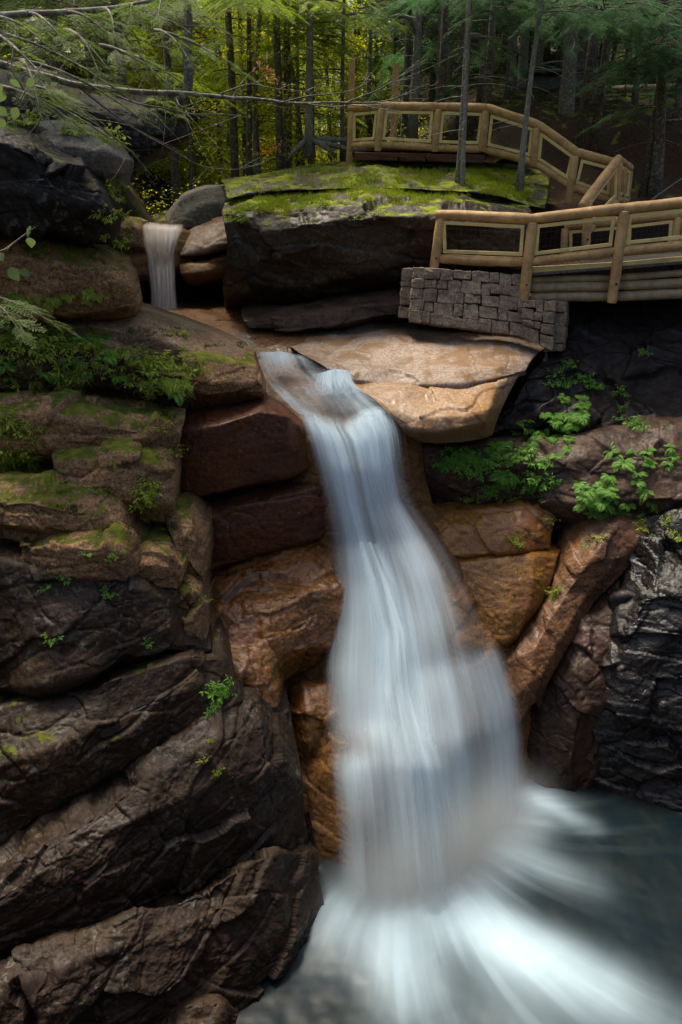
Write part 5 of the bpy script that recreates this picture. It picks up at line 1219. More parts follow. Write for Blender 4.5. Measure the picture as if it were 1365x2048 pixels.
for k in range(34):
    Yd = 23.5+rs.random()**1.2*26; px = rs.uniform(200, 760); x = xy(px, Yd)
    if Yd < 27 and 260 < px < 480: Yd += 4; x = xy(px, Yd)
    place(gp[k % 3], ('g', k % 3), x, Yd, rs.uniform(0, 6.28), rs.uniform(.8, 1.2))
dp = [tree_obj('broadleaf_tree', golds[k][0], golds[k][1], m_bark_d, m_green, (0, 0, 0), label='dark leafy understorey tree deep in the forest', cat='tree', group='dark understorey trees') for k in range(2)]
for k in range(30):
    Yd = 30+rs.random()*25; px = rs.uniform(740, 1480); x = xy(px, Yd)
    place(dp[k % 2], ('d', k % 2), x, Yd, rs.uniform(0, 6.28), rs.uniform(.8, 1.3))
# far wood closing the view
def wood_mass(name, n, x0, x1, y0, y1, z0, z1, lf, mat, seed, **kw):
    r_ = np.random.default_rng(seed); pts = np.stack([r_.uniform(x0, x1, n), r_.uniform(y0, y1, n), r_.uniform(0, 1, n)], 1)
    keep = fbm(pts*np.array([.35, .35, 6]), 3, seed) > -.22; pts = pts[keep]; n = len(pts)
    pts[:, 2] = ground_h(pts[:, 0], pts[:, 1])+z0+(z1-z0)*pts[:, 2]
    base = np.array([[0, 0, 0], [.5, -.36, .04], [1, 0, -.05], [.5, .36, .04]])*lf; bq = np.array([[0, 1, 2, 3]])
    Ms = rotz(r_.uniform(0, 2*PI, n))@roty(r_.normal(size=n)*.5)@rotx(r_.normal(size=n)*.6)*r_.uniform(.6, 1.4, n)[:, None, None]
    v, q = xf(base, bq, Ms, pts); return link(name, mesh_from(name, v, None, q, False), mat, kind='stuff', **kw)
wood_mass('distant_foliage', 70000, -50, 2, 52, 64, 0, 24, .34, m_gold, 1, label='golden far forest foliage', cat='foliage')
wood_mass('distant_foliage', 60000, 0, 42, 56, 70, 0, 26, .38, m_green, 2, label='dark far forest foliage', cat='foliage')
wood_mass('undergrowth', 16000, 3, 22, 22, 44, 0, .5, .09, m_green, 3, label='dark low undergrowth of the forest floor', cat='undergrowth')
wood_mass('undergrowth', 16000, -12, 3, 21, 44, 0, .9, .09, m_gold, 4, label='sunlit low undergrowth of the forest floor', cat='undergrowth')
# hemlocks on the left hillside with boughs over the overhang
for i, (px, py, Yd, r, lab) in enumerate(((120, 150, 16.5, .12, 'hemlock on the mossy top of the overhanging ledge, second from left'), (-60, 150, 14.5, .14, 'hemlock at the upper left edge with boughs hanging over the dark boulder'), (240, 160, 17.5, .10, 'hemlock drooping yellow green sprays over the tip of the overhang'), (-10, 40, 19, .14, 'hemlock high on the left hillside behind the others'))):
    w, f = hemlock(80+i, H=8, h0=.5, nb=34, L0=2.0, r=r, ns=12)
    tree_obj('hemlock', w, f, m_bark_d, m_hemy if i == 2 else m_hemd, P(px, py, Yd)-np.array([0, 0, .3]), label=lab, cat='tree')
# the birch that curves up from the tip of the overhang
w = MB(); pth = [P(352, 215, 15.6), P(362, 200, 15.4), P(376, 178, 15.3), P(379, 140, 15.3), P(374, 100, 15.3), P(378, 50, 15.3), P(374, 0, 15.4), P(378, -120, 15.5), P(372, -300, 15.6)]
w.add(*tube(np.array(pth), [.10, .095, .085, .078, .075, .072, .07, .06, .03], 10, .06, 3)); f = MB()
rs2 = np.random.default_rng(9)
for k in range(14): bough(rs2.uniform(1., 1.8), SPN, k, rs2, f, w, P(375, -30-14*k, 15.4), k*2.4, ns=9)
b = pth[0]; w2 = MB(); v, t_, q = w.arrays(); w2.add(v-b, t_, q); f2 = MB(); v, t_, q = f.arrays(); f2.add(v-b, None, q)
tree_obj('conifer', w2, f2, m_bark, m_hemy, b, label='grey trunk curving up from the tip of the overhanging ledge', cat='tree')
# foreground tree: trunk left of the frame, bare lichened limbs reach across the picture
def px_path(pts): return np.array([P(*p) for p in pts])
w = MB(); f = MB(); base = np.array([-4.6, 5.2, 7.6])
w.add(*tube([base+np.array([0, 0, -.4]), base+np.array([.05, 0, 1.5]), base+np.array([0, .1, 3.2]), base+np.array([.1, 0, 6.])], [.20, .16, .13, .08], 12, .08, 2))
def limb(pts, r0, r1, n=26, seed=0):
    a = px_path(pts); s = np.concatenate([[0], np.cumsum(np.linalg.norm(np.diff(a, axis=0), axis=1))]); tt = np.linspace(0, s[-1], n)
    p_ = np.stack([np.interp(tt, s, a[:, i]) for i in range(3)], 1)
    for _ in range(2): p_[1:-1] = (p_[:-2]+2*p_[1:-1]+p_[2:])/4
    p_ += np.stack([fbm(p_*2.2, 2, seed+k) for k in range(3)], 1)*.018
    w.add(*tube(p_, r0+(r1-r0)*(np.linspace(0, 1, n)**.7), 7, .12, seed, bf=12.)); return p_
A_ = limb([(-340,60,5.2),(-60,112,5.9),(60,150,6.1),(130,165,6.3),(220,180,6.6),(350,187,7.0),(440,192,7.3),(560,205,7.8),(690,207,8.3),(760,204,8.6)], .040, .006, 60, 1)
B_ = limb([(-340,10,5.2),(-20,28,5.6),(60,26,5.9),(180,16,6.3),(300,6,6.8),(420,-30,7.2)], .034, .010, 30, 4)
T_ = [[(150,168,6.4),(210,220,6.5),(300,275,6.6),(345,300,6.7),(400,335,6.8),(470,345,7.0),(530,325,7.1)],
 [(220,180,6.6),(275,205,6.6),(330,215,6.7),(390,230,6.8),(500,238,7.0)], [(440,192,7.3),(500,170,7.3),(560,178,7.4),(620,182,7.5)], [(350,187,7.0),(360,205,6.9),(380,215,6.9)],
 [(560,205,7.8),(620,190,7.7),(700,178,7.8),(760,150,7.9)], [(600,206,8.),(660,215,8.),(730,212,8.1),(800,222,8.2)], [(690,207,8.3),(760,180,8.3),(840,120,8.4)], [(700,207,8.3),(780,200,8.4),(860,170,8.5)],
 [(80,152,6.2),(120,210,6.1),(200,250,6.2),(260,300,6.3),(310,350,6.4)], [(180,16,6.3),(240,60,6.4),(290,120,6.5),(320,180,6.6)], [(260,8,6.7),(340,40,6.8),(380,52,6.9),(450,60,7.)], [(30,60,5.8),(20,140,5.7),(60,200,5.8),(110,260,5.9)]]
for i, t_ in enumerate(T_):
    pp = limb(t_, .0085, .0025, 22, 10+i)
    rr_ = np.random.default_rng(i)
    for k in range(7):
        j = rr_.integers(4, 21); p0 = pp[j]; d = pp[j]-pp[j-1]; d = d/np.linalg.norm(d)+rr_.normal(size=3)*.7; L = rr_.uniform(.08, .35); q_ = np.linspace(0, 1, 5)[:, None]
        w.add(*tube(p0+d*L*q_+rr_.normal(size=3)*.06*q_*q_, np.linspace(.003, .0014, 5), 4, caps=False))
rr_ = np.random.default_rng(44)
for k in range(16):
    j = rr_.integers(12, 58); p0 = A_[j]; d = np.array([rr_.uniform(-.2, 1), rr_.uniform(-.4, .6), rr_.normal()*.5]); L = rr_.uniform(.15, .6); q_ = np.linspace(0, 1, 6)[:, None]
    w.add(*tube(p0+d*L*q_+rr_.normal(size=3)*.10*q_*q_, np.linspace(.004, .0016, 6), 4, caps=False))
for k in range(9):
    j = 3+k*3; p0 = B_[min(j, 29)]
    bough(rr_.uniform(.35, .65), SPN, k, rr_, f, w, p0, rr_.uniform(-1.6, .2), rise=-.1, droop=.35, ns=8, size=.26)
for p0, sc in ((P(40, 120, 6.0), .8), (P(-30, 60, 5.6), .9), (P(130, 60, 6.4), .8), (P(200, 90, 6.6), .7), (P(60, 170, 6.2), .4), (P(-10, 170, 5.6), .7), (P(310, 60, 7), .7), (P(-30, 590, 4.6), .35)):
    for q_ in range(2): bough(sc, SPN, 1, rr_, f, w, p0, rr_.uniform(-1.2, .3), rise=-.15, droop=.3, ns=7, size=.24)
v, t_, q = w.arrays(); w2 = MB(); w2.add(v-base, t_, q); v, t_, q = f.arrays(); f2 = MB(); f2.add(v-base, None, q)
tree_obj('hemlock', w2, f2, m_bark, m_hemd, base, label='near tree whose long bare lichened branch reaches across the upper left', cat='tree')
# a bough high over the middle of the gorge and one at the upper right
for i, (px, py, Yd, az, L, ns_, lab) in enumerate(((560, -70, 17.5, -1.9, 2.6, 16, 'feathery hemlock hanging into the top of the picture above the knotted roots'), (1020, -60, 16.5, -2.0, 2.8, 16, 'hemlock with teal green boughs over the middle of the upper railing'), (1330, -10, 16, -2.4, 2.8, 16, 'hemlock with broad boughs hanging into the upper right corner'), (250, -90, 12.5, -1.3, 2.4, 14, 'hemlock hanging in above the mossy overhang'), (860, -40, 20, -2, 2.6, 16, 'hemlock with a thin veil of sprays left of the moss rooted trunk'), (1190, 30, 19, -2, 2.6, 16, 'hemlock spreading layered dark boughs over the thickest trunk'), (1345, 120, 17.5, -2, 2.6, 16, 'low hemlock with blue green boughs above the brown forest slope'), (470, -20, 21, -2, 2.6, 16, 'hemlock filling the top between overhang and lone slim trunk'), (150, 20, 17, -2, 2.6, 16, 'yellow green hemlock above the mossy hump at the upper left'), (330, 30, 20, -2, 2.6, 16, 'feathery hemlock behind the curved trunk of the overhang'), (650, 60, 22.5, -2, 2.6, 16, 'sunlit hemlock boughs behind the long bare branch'))):
    b = P(px, py, Yd); rq = np.random.default_rng(600+i); foot = np.array([b[0]+(.6 if px > 800 else -.5), b[1]+(5.2 if i < 3 else .5 if i == 3 else 2.2), 0])
    if i == 3: foot[0] = -8.2
    if i == 0: foot[1] = 22.5
    foot[2] = gz(foot[0], foot[1])
    w = MB(); f = MB(); top = np.array([foot[0], foot[1], b[2]+(3.5 if i != 6 else 2.)])
    w.add(*tube([foot-np.array([0, 0, .3]), (foot*.6+top*.4)+np.array([.05, 0, 0]), top], [.12, .10, .05], 10, .06, i))
    st_ = np.array([foot[0], foot[1], b[2]+.9])
    for k in range(11):
        e_ = b+np.array([rq.uniform(-1.6, 1.6), rq.uniform(-.6, 1.6), rq.uniform(-.5, .5)]); q_ = np.linspace(0, 1, 8)[:, None]
        pth = st_+(e_-st_)*q_+np.array([0, 0, -.5])*(q_*q_-q_)*-1
        w.add(*tube(pth, np.linspace(.035, .006, 8), 5, caps=False))
        for m in range(5): bough(rq.uniform(.7, 1.3), SPN, m, rq, f, w, pth[3+m % 5], rq.uniform(-2.6, -.5), ns=9, size=.42, rise=-.05)
    v, t_, q = w.arrays(); w2 = MB(); w2.add(v-foot, t_, q); v, t_, q = f.arrays(); f2 = MB(); f2.add(v-foot, None, q)
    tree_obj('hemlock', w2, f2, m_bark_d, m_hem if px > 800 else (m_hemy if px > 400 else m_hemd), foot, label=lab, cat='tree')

# ---------------------------------------------------------------- SMALL PLANTS
bpy.context.view_layer.update(); dg = bpy.context.evaluated_depsgraph_get()
ROCKN = ('rock', 'boulder', 'granite', 'mossy', 'cliff', 'bank', 'moss_rock', 'black', 'wet_slope', 'ground', 'stream', 'cave', 'gorge', 'stone_wall')
def hit(px, py):
    o = Vector((0, 0, CZ)); d = ray(px, py); o = o+d*.3
    for _ in range(60):
        ok, loc, nrm, idx, ob, mtx = scene.ray_cast(dg, o, d)
        if not ok: return None
        if ob.name.startswith(ROCKN): return loc, nrm
        o = loc+d*.01
    return None
def leaf_blade(n=5, w=.42):
    """ovate leaf, unit long, bent"""
    t_ = np.linspace(0, 1, n); ww = w*.5*np.sin(PI*np.clip(t_, .02, .98)**.8); v = []; q = []
    for i in range(n): v += [[t_[i], -ww[i], -.18*t_[i]**2+.05*ww[i]], [t_[i], 0, -.18*t_[i]**2-.03], [t_[i], ww[i], -.18*t_[i]**2+.05*ww[i]]]
    for i in range(n-1): q += [[3*i, 3*i+3, 3*i+4, 3*i+1], [3*i+1, 3*i+4, 3*i+5, 3*i+2]]
    return np.array(v), np.array(q)
LB = leaf_blade(4)
def weed(seed, h=.16, nst=6, leaf=.05):
    rs = np.random.default_rng(seed); mb = MB(); Ms = []; Ts = []
    for s in range(nst):
        a = rs.uniform(0, 2*PI); tip = np.array([math.cos(a)*rs.uniform(.2, .9), math.sin(a)*rs.uniform(.2, .9), rs.uniform(.4, 1)])*h; q_ = np.linspace(0, 1, 5)[:, None]
        path = tip*q_+np.array([0, 0, -.25*h])*q_*q_; mb.add(*tube(path, np.linspace(.0022, .001, 5), 3, caps=False))
        for k in range(6):
            f = .35+.65*k/5; p = tip*f+np.array([0, 0, -.25*h])*f*f; Ms.append(rotz(np.array(a+(1.2 if k % 2 else -1.2)*(k < 5)+rs.normal()*.4))@roty(np.array(rs.uniform(-.1, .7)))@rotx(np.array(rs.normal()*.3))*leaf*rs.uniform(.6, 1.25)); Ts.append(p)
    v, q = xf(LB[0], LB[1], np.array(Ms), np.array(Ts)); mb.add(v, None, q); return mb.mesh('weed', False)
def fern(seed, L=.26, nf=7, hang=0.):
    rs = np.random.default_rng(seed); mb = MB(); base = np.array([[0, 0, 0], [.4, -.16, 0], [1, 0, 0], [.4, .16, 0]]); bq = np.array([[0, 1, 2, 3]]); Ms = []; Ts = []
    for s in range(nf):
        a = s*2*PI/nf+rs.normal()*.3; Lf = L*rs.uniform(.6, 1.1); m = 15
        for k in range(m):
            f = (k+1)/m; r_ = Lf*f; z = Lf*(.75*f-(.85+hang)*f*f); p = np.array([math.cos(a)*r_*.85, math.sin(a)*r_*.85, z]); pl = Lf*.30*math.sin(PI*min(.97, f*.92+.06))
            for sd_ in (-1, 1): Ms.append(rotz(np.array(a+sd_*1.15))@roty(np.array(.2+rs.normal()*.1))*pl); Ts.append(p)
        q_ = np.linspace(0, 1, 7); mb.add(*tube(np.stack([np.cos(a)*Lf*q_*.85, np.sin(a)*Lf*q_*.85, Lf*(.75*q_-(.85+hang)*q_*q_)], 1), np.linspace(.0025, .001, 7), 3, caps=False))
    v, q = xf(base, bq, np.array(Ms), np.array(Ts)); mb.add(v, None, q); return mb.mesh('fern', False)
def tuft(seed, n=60, h=.18):
    rs = np.random.default_rng(seed); mb = MB()
    for k in range(n):
        a = rs.uniform(0, 2*PI); b = rs.normal(size=2)*.05; d = np.array([math.cos(a), math.sin(a)])*rs.uniform(.2, .9)*h; hh = h*rs.uniform(.4, 1); w_ = .003; s = np.array([-math.sin(a), math.cos(a), 0])*w_
        p0 = np.array([b[0], b[1], 0]); p1 = np.array([b[0]+d[0]*.5, b[1]+d[1]*.5, hh*.7]); p2 = np.array([b[0]+d[0]*1.3, b[1]+d[1]*1.3, hh*.15])
        mb.add([p0-s, p0+s, p1+s, p1-s, p2], [[3, 2, 4]], [[0, 1, 2, 3]])
    return mb.mesh('grass', False)
WE = [weed(s, h=.15+.03*s, nst=5+s, leaf=.045+.006*s) for s in range(4)]; FE = [fern(10+s, L=.2+.05*s) for s in range(3)]; FH = [fern(20+s, L=.24+.05*s, hang=.5, nf=5) for s in range(2)]; TU = [tuft(30+s) for s in range(2)]
first = {}
def plant(name, meshes, mat, px, py, sc, lab, cat, grp, rz=None, out=.0):
    h = hit(px, py)
    if h is None: return
    me = random.choice(meshes)
    if not me.materials: me.materials.append(mat)
    key = (me.name, mat.name)
    if me.materials[0] != mat:
        me2 = first.get(key)
        if me2 is None: me2 = me.copy(); me2.materials.clear(); me2.materials.append(mat); first[key] = me2
        me = me2
    n = h[1]; up = Vector((0, 0, 1)); a = (up*.65+n*.6).normalized()
    o = bpy.data.objects.new(name, me); col.objects.link(o); o.location = h[0]+n*out
    o.rotation_mode = 'QUATERNION'; o.rotation_quaternion = a.to_track_quat('Z', 'Y') @ Matrix.Rotation(random.uniform(0, 6.28), 4, 'Z').to_quaternion(); o.scale = (sc,)*3
    setp(o, lab, cat, grp); return o
def scatter(name, meshes, mat, poly, n, sc, lab, cat, grp):
    """poly: list of (px, py, spread x, spread y)"""
    for k in range(n):
        x, y, sx, sy = random.choice(poly); plant(name, meshes, mat, x+random.uniform(-sx, sx), y+random.uniform(-sy, sy), sc*random.uniform(.7, 1.3), lab, cat, grp)
scatter('weed', WE, m_weed, [(40,690,60,30),(140,690,60,25),(230,710,50,25),(320,740,50,30),(80,740,90,25),(250,745,90,20),(370,710,20,40)], 62, 1.25, 'leafy weed on the overgrown bank below the pale shelf', 'plant', 'weeds on the left bank')
scatter('fern', FE, m_fern, [(60,735,70,25),(180,740,70,25),(330,765,40,20),(240,690,60,20),(20,660,30,20)], 26, .9, 'small fern among the weeds of the left bank', 'fern', 'ferns on the left bank')
scatter('grass', TU, m_weed, [(60,760,90,15),(220,765,90,12),(320,780,50,10),(40,920,40,15)], 30, 1.1, 'drooping grass tuft under the weeds of the left bank', 'grass', 'grass on the left bank')
scatter('weed', WE, m_weed, [(30,860,40,25),(55,890,35,20),(15,835,20,15)], 18, 1.1, 'leafy weed in the tuft at the left edge above the broad step', 'plant', 'weeds in the left edge tuft')
scatter('fern', FE, m_weed, [(210,590,50,12),(90,600,80,12),(20,600,30,10)], 22, .7, 'low fern along the foot of the reddish ledge', 'fern', 'ferns under the reddish ledge')
scatter('weed', WE, m_weed, [(230,430,30,15),(230,470,30,20),(245,500,12,15),(190,500,20,12),(235,345,15,20),(240,390,15,20)], 18, 1.05, 'yellow green weed growing beside the upper falls', 'plant', 'weeds left of the upper falls')
scatter('weed', WE, m_weed, [(335,880,22,18),(350,900,15,12),(300,960,20,15),(295,1000,15,15),(210,930,18,8),(300,1040,20,10),(330,1060,15,10)], 20, .85, 'small weed in the cracks of the mossy ledges', 'plant', 'weeds on the mossy ledges')
scatter('weed', WE, m_fern, [(80,1035,25,10),(165,1110,15,8),(215,1115,20,8),(100,1180,20,10),(215,1185,10,8),(130,1165,10,10),(180,1150,10,8),(300,1285,6,6),(105,1275,6,5)], 14, .6, 'tiny green weed on the dark lichened cliff face', 'plant', 'weeds on the dark left cliff')
scatter('weed', WE, m_fern, [(430,1390,20,15),(420,1420,16,18),(445,1385,12,10),(425,1450,8,12)], 10, .8, 'bright green plant sprouting in the crack above the striped slab', 'plant', 'bright plants in the slanting crack')
scatter('weed', WE, m_weed, [(420,1480,8,8),(425,1510,8,8),(405,1530,10,5),(430,1548,6,5),(400,1190,20,12),(425,700,12,8)], 9, .45, 'tiny sprout on the striped slab or its seam', 'plant', 'sprouts on the striped slab')
scatter('weed', WE, m_weed, [(475,435,20,8),(560,420,50,8),(620,415,60,8),(505,420,30,8),(700,430,60,6)], 22, .8, 'low yellow green plant on the front edge of the mossy ledge', 'plant', 'plants on the edge of the mossy ledge')
scatter('fern', FE, m_weed, [(200,185,60,10),(330,200,30,10),(100,190,60,10),(355,225,12,15),(340,215,20,8)], 22, 1.0, 'fern or weed on top of the dark overhanging ledge', 'fern', 'ferns on the overhang')
scatter('weed', WE, m_weed, [(150,270,40,10),(210,280,20,10),(60,250,30,8),(300,190,50,8)], 14, 1.1, 'weed rooted in the gaps of the upper left boulders', 'plant', 'weeds on the upper left boulders')
# right bank ferns and weeds
RB = [(905,915,30,18),(930,935,40,12),(975,920,40,20),(1030,930,40,20),(1070,930,40,30),(1090,950,25,25),(1060,970,30,15),(980,980,20,8)]
scatter('weed', WE, m_fern, RB, 60, 1.05, 'green weed in the patch on the purple brown ledge right of the falls', 'plant', 'weeds right of the falls')
scatter('fern', FE+FH, m_fern, [(1040,880,40,20),(1090,850,40,18),(1135,835,30,20),(1010,895,30,12),(1110,890,40,15),(1015,960,12,12),(930,915,25,12)], 34, .85, 'fern on the shaded ledges below the footbridge', 'fern', 'ferns right of the falls')
scatter('weed', WE, m_fern, [(1120,775,22,20),(1115,760,15,15),(1215,800,30,20),(1240,820,25,20),(1190,790,20,20),(1160,760,15,12),(1250,850,20,12),(1140,735,15,10),(1280,700,12,10),(1260,840,20,20)], 30, 1.0, 'weed on the dark broken cliff under the footbridge', 'plant', 'weeds under the footbridge')
scatter('fern', FE+FH, m_fern, [(1240,960,40,30),(1280,990,30,30),(1180,985,40,25),(1240,1010,25,20),(1160,1000,20,15),(1320,915,30,20),(1230,910,40,20),(1290,1010,20,20),(1200,1015,20,15)], 40, .8, 'fern at the right end of the purple brown ledges', 'fern', 'ferns at the right edge')
scatter('fern', FE, m_fern, [(930,925,45,20),(1000,905,50,25),(1060,880,40,25),(1080,940,35,30),(1120,850,35,20),(1150,815,30,20),(1180,960,40,25),(1250,930,50,30)], 42, .75, 'small fern in the dense green patch right of the main falls', 'fern', 'small ferns right of the falls')
scatter('weed', WE, m_weed, [(1000,1000,60,4),(940,998,30,4),(1060,1000,30,4),(1030,1090,12,8),(1050,1070,15,8),(1090,1040,15,8),(1110,1190,8,10),(1175,1090,6,12),(1170,1130,8,20),(1200,1080,12,8),(1290,1060,15,15),(1340,1040,12,12),(1355,1070,10,10),(1330,860,30,15),(1350,740,12,12)], 30, .7, 'small bright weed along the cracks of the right hand slabs', 'plant', 'weeds along the right hand cracks')
# roundish big leaves at the left edge
m_big = leaf_mat('broad light leaves', (.06, .11, .03), (.10, .14, .04), .4)
LBB = leaf_blade(6, .85)
for i, (pts, lab) in enumerate(((((-50,520,3.4),(10,500,3.5),(50,470,3.6),(70,455,3.6)), 'low bush with round light green leaves at the left edge'), (((-60,150,4.2),(0,170,4.3),(40,200,4.4),(90,120,4.5)), 'bush with broad leaves hanging in at the upper left edge'))):
    a = px_path(pts); mb = MB(); mb.add(*tube(a, [.006, .005, .004, .002], 5)); rq = np.random.default_rng(i+5); Ms = []; Ts = []
    spots = ((60,475,3.6),(28,485,3.5),(62,452,3.6),(20,535,3.5),(-5,505,3.4),(40,540,3.5)) if i == 0 else ((95,65,4.5),(10,185,4.3),(-8,215,4.2),(35,215,4.4),(70,160,4.4),(20,160,4.3),(-10,165,4.2),(55,185,4.4),(90,150,4.5),(10,240,4.3))
    for s_ in spots: Ms.append(rotz(np.array(rq.uniform(-3, 3)))@roty(np.array(rq.uniform(.3, 1.)))@rotx(np.array(rq.uniform(-.8, 1.2)))*rq.uniform(.045, .07)); Ts.append(P(*s_))
    v, q = xf(LBB[0], LBB[1], np.array(Ms), np.array(Ts)); b = a[0]; root = empty('bush', b, label=lab, cat='bush')
    v0, t_, q0 = mb.arrays(); link('stem', mesh_from('stem', v0-b, t_, q0), m_bark_d, root); link('leaves', mesh_from('leaves', v-b, None, q), m_big, root)
# yellow sapling and rusty sprig
for (px, py, Yd, n, sx, sy, mat, lab, cat) in ((540, 300, 20.3, 90, .17, .09, m_orangeleaf, 'small sapling with bright yellow orange leaves in front of the dark trunks', 'sapling'), (535, 145, 14, 50, .16, .06, m_redleaf, 'sprig of rusty red needles hanging high in the middle', 'twig'), (300, 340, 11, 0, 0, 0, m_redleaf, '', '')):
    if not n: continue
    b = P(px, py, Yd); rq = np.random.default_rng(int(px)); root = empty('sapling' if cat == 'sapling' else 'twig', b, label=lab, cat=cat); mb = MB()
    mb.add(*tube(np.array([[.0, .1, -.9 if cat == 'sapling' else .3], [0, 0, -.3 if cat == 'sapling' else .1], [-.05, 0, 0], [.1, 0, .1]]), [.012, .008, .005, .002], 5)); link('stem', mb.mesh('stem'), m_bark_d, root)
    pts_ = rq.normal(size=(n, 3))*np.array([sx, .1, sy]); pts_[:, 2] -= pts_[:, 0]*(.6 if cat == 'twig' else -.3); Ms = rotz(rq.uniform(0, 6.28, n))@roty(rq.normal(size=n)*.6)@rotx(rq.normal(size=n)*.8)*rq.uniform(.05, .09, n)[:, None, None]
    v, q = xf(LB[0], LB[1], Ms, pts_); link('leaves', mesh_from('leaves', v, None, q), mat, root)
# moss cushions, countless little shoots on the level parts of the rock
def moss(name, boxes, n, mat, seed, h=.03, w_=.006, lab='moss', nz=.45):
    rq = random.Random(seed); P0 = []; N0 = []
    for k in range(n):
        x, y, sx, sy = rq.choice(boxes); hh = hit(x+rq.uniform(-sx, sx), y+rq.uniform(-sy, sy))
        if hh is None or hh[1].z < nz: continue
        P0.append(hh[0][:]); N0.append(hh[1][:])
    P0 = np.array(P0); N0 = np.array(N0); keep = fbm(P0*3.1, 3, seed) > -.12; P0 = P0[keep]; N0 = N0[keep]; r_ = np.random.default_rng(seed); vs = []; ts = []
    m = 7; n0 = len(P0); off = r_.normal(size=(n0, m, 3))*np.array([.03, .03, .004]); b = (P0[:, None]+off).reshape(-1, 3); nn = np.repeat(N0, m, 0)
    d = r_.normal(size=b.shape)*.5+nn*.8+np.array([0, 0, .4]); d *= (h*r_.uniform(.5, 1.4, len(b)))[:, None]; s = np.cross(d, r_.normal(size=b.shape)); s /= np.linalg.norm(s, axis=1)[:, None]+1e-9; s *= w_
    V = np.stack([b-s, b+s, b+d], 1).reshape(-1, 3); T = np.arange(len(V)).reshape(-1, 3); 
    return link(name, mesh_from(name, V, T, None, False), mat, kind='stuff', label=lab, category='x') if False else link(name, mesh_from(name, V, T, None, False), mat, kind='stuff', label=lab, cat='moss')
m_moss1 = leaf_mat('yellow green moss', (.34, .38, .018), (.19, .25, .015), .3, .8)
m_moss2 = leaf_mat('dark green moss', (.07, .10, .012), (.035, .06, .008), .3, .8)
moss('moss', [(600,400,150,22),(760,385,150,25),(900,370,130,25),(780,350,200,12),(520,415,60,18),(1000,370,60,30),(700,395,200,15)], 7500, m_moss1, 3, h=.045, lab='bright yellow green moss over the big ledge')
moss('moss', [(60,600,80,15),(210,605,50,12),(300,665,60,10),(450,690,40,6),(250,790,100,8),(200,875,70,10),(330,850,20,40),(330,235,50,15),(350,215,25,15),(270,1060,20,40),(100,1020,60,10),(180,980,60,20),(330,1040,30,20),(330,950,25,50),(380,1180,20,20)], 2600, m_moss2, 4, h=.022, lab='green moss on the ledges of the left bank', nz=.3)
# fallen leaves on rock and forest floor
Ms = []; Ts = []; rq = random.Random(8); nr = np.random.default_rng(8)
for k in range(420):
    x, y, sx, sy = rq.choice([(1250,300,110,90),(1180,300,60,40),(700,345,150,10),(250,650,120,20),(150,800,120,20),(960,960,140,60),(1200,900,120,60),(880,340,140,15),(1250,1300,60,120),(1000,370,80,20)])
    hh = hit(x+rq.uniform(-sx, sx), y+rq.uniform(-sy, sy))
    if hh is None or hh[1].z < .3: continue
    q_ = hh[1].to_track_quat('Z', 'Y').to_matrix(); Ms.append(np.array(q_)@rotz(np.array(rq.uniform(0, 6.28)))*rq.uniform(.02, .045)); Ts.append(np.array((hh[0]+hh[1]*.008)[:]))
v, q = xf(LB[0], LB[1], np.array(Ms), np.array(Ts)); m_fallen = leaf_mat('fallen leaves', (.22, .10, .03), (.14, .06, .025), .1, .8, cc=(.35, .25, .05))
link('fallen_leaves', mesh_from('fallen_leaves', v, None, q, False), m_fallen, kind='stuff', label='fallen brown leaves scattered on rock and forest floor', cat='leaves')

# ---------------------------------------------------------------- LIGHT
world = bpy.data.worlds.new("World"); scene.world = world; world.use_nodes = True
nt = world.node_tree; nt.nodes.clear(); wo = nt.nodes.new('ShaderNodeOutputWorld'); bg = nt.nodes.new('ShaderNodeBackground'); sky = nt.nodes.new('ShaderNodeTexSky')
EL, AZ = R(66), R(-35)      # sun high, behind the falls and to the left
sky.sky_type = 'NISHITA'; sky.sun_disc = False; sky.sun_elevation = EL; sky.sun_rotation = AZ; sky.air_density = 1.; sky.dust_density = 5.; sky.ozone_density = .3
nt.links.new(sky.outputs[0], bg.inputs[0]); bg.inputs[1].default_value = .105; nt.links.new(bg.outputs[0], wo.inputs[0])
sd_ = Vector((math.sin(AZ)*math.cos(EL), math.cos(AZ)*math.cos(EL), math.sin(EL)))
sun = bpy.data.lights.new('sun', 'SUN'); sun.energy = 3.1; sun.angle = R(18); sun.color = (1., .90, .74); so = bpy.data.objects.new('sun', sun); col.objects.link(so); so.rotation_euler = sd_.to_track_quat('Z', 'Y').to_euler(); so.location = (0, 0, 30)
scene.view_settings.view_transform = 'Standard'; scene.view_settings.look = 'None'; scene.view_settings.exposure = 0.95; scene.view_settings.gamma = 1
scene.cycles.use_denoising = True; scene.cycles.max_bounces = 8; scene.cycles.transparent_max_bounces = 16; scene.cycles.diffuse_bounces = 3; scene.cycles.glossy_bounces = 2; scene.cycles.transmission_bounces = 2
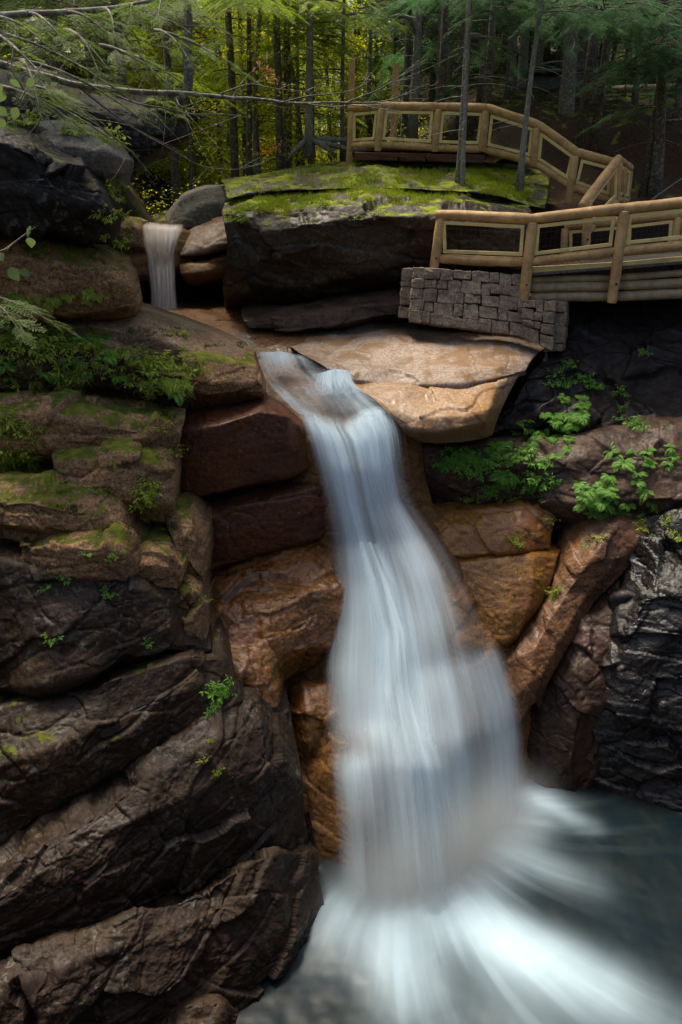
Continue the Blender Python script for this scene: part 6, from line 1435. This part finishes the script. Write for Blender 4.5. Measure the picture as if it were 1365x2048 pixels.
# fine spray hanging where the water hits the pool
me = bpy.data.meshes.new('mist'); bm = bmesh.new(); bmesh.ops.create_icosphere(bm, subdivisions=3, radius=1.); bm.to_mesh(me); bm.free()
t = NT('fine spray'); tc = t.n('ShaderNodeTexCoord'); ln = t.n('ShaderNodeVectorMath', operation='LENGTH'); t.l(tc.outputs['Object'], ln.inputs[0])
g = t.math('SUBTRACT', 1., ln.outputs['Value'], clamp=True); g = t.math('MULTIPLY', t.math('MULTIPLY', g, g), 3.4)
pv = t.n('ShaderNodeVolumePrincipled'); pv.inputs['Color'].default_value = (.86, .95, .99, 1); t.l(g, pv.inputs['Density']); pv.inputs['Anisotropy'].default_value = 0
t.l(pv.outputs[0], t.out.inputs['Volume'])
a = P(700, 1850, 7.5); b = P(1060, 1610, 9.7); c = (a+b)/2; dd = b-a
o = link('mist', me, t.m, loc=(c[0]-.05, c[1]-.3, .5), kind='stuff', label='white spray hanging over the foot of the falls', cat='mist')
o.scale = (np.linalg.norm(dd[:2])/2+.7, 1.1, 1.25); o.rotation_euler = (0, 0, math.atan2(dd[1], dd[0]))

# roots and dead stems hanging over the bank
mb = MB(); rq = np.random.default_rng(71)
for k in range(70):
    x = rq.uniform(-10, 370); y = 700+rq.uniform(0, 45)+.09*max(0, x-180); hh = hit(x, y)
    if hh is None: continue
    p0 = np.array(hh[0][:])+np.array([0, -.03, .02]); L = rq.uniform(.12, .42); q_ = np.linspace(0, 1, 7)[:, None]
    pth = p0+np.array([rq.normal()*.12, -.06, -L])*q_+np.array([rq.normal()*.05, -.09, .05])*np.sin(q_*3.1)
    mb.add(*tube(pth, np.linspace(.0045, .0015, 7), 4, caps=False))
v, t_, q = mb.arrays(); m_root = wood_mat('dead roots', (.20, .14, .08), (.10, .065, .04), knots=False)
link('hanging_roots', mesh_from('hanging_roots', v, t_, q), m_root, kind='stuff', label='thin dead roots and stems hanging from the bank', cat='roots')
# a fallen dead branch and a few sticks caught on the rocks
for (pts, r, lab) in (([(95,985,9.3),(140,955,9.6),(190,985,9.45),(235,1000,9.5)], .008, 'thin curved dead stick lying on the broad pale step'), ([(1275,430,18.5),(1310,395,18.8),(1345,370,19),(1375,350,19.2)], .03, 'bare dead branch lying on the brown slope at the right edge')):
    a = px_path(pts); w_ = MB(); w_.add(*tube(a, np.linspace(r, r*.4, len(a)), 6, .1, 3)); v, t_, q = w_.arrays(); link('stick', mesh_from('stick', v-a[0], t_, q), m_bark_l, loc=a[0], label=lab, cat='stick')
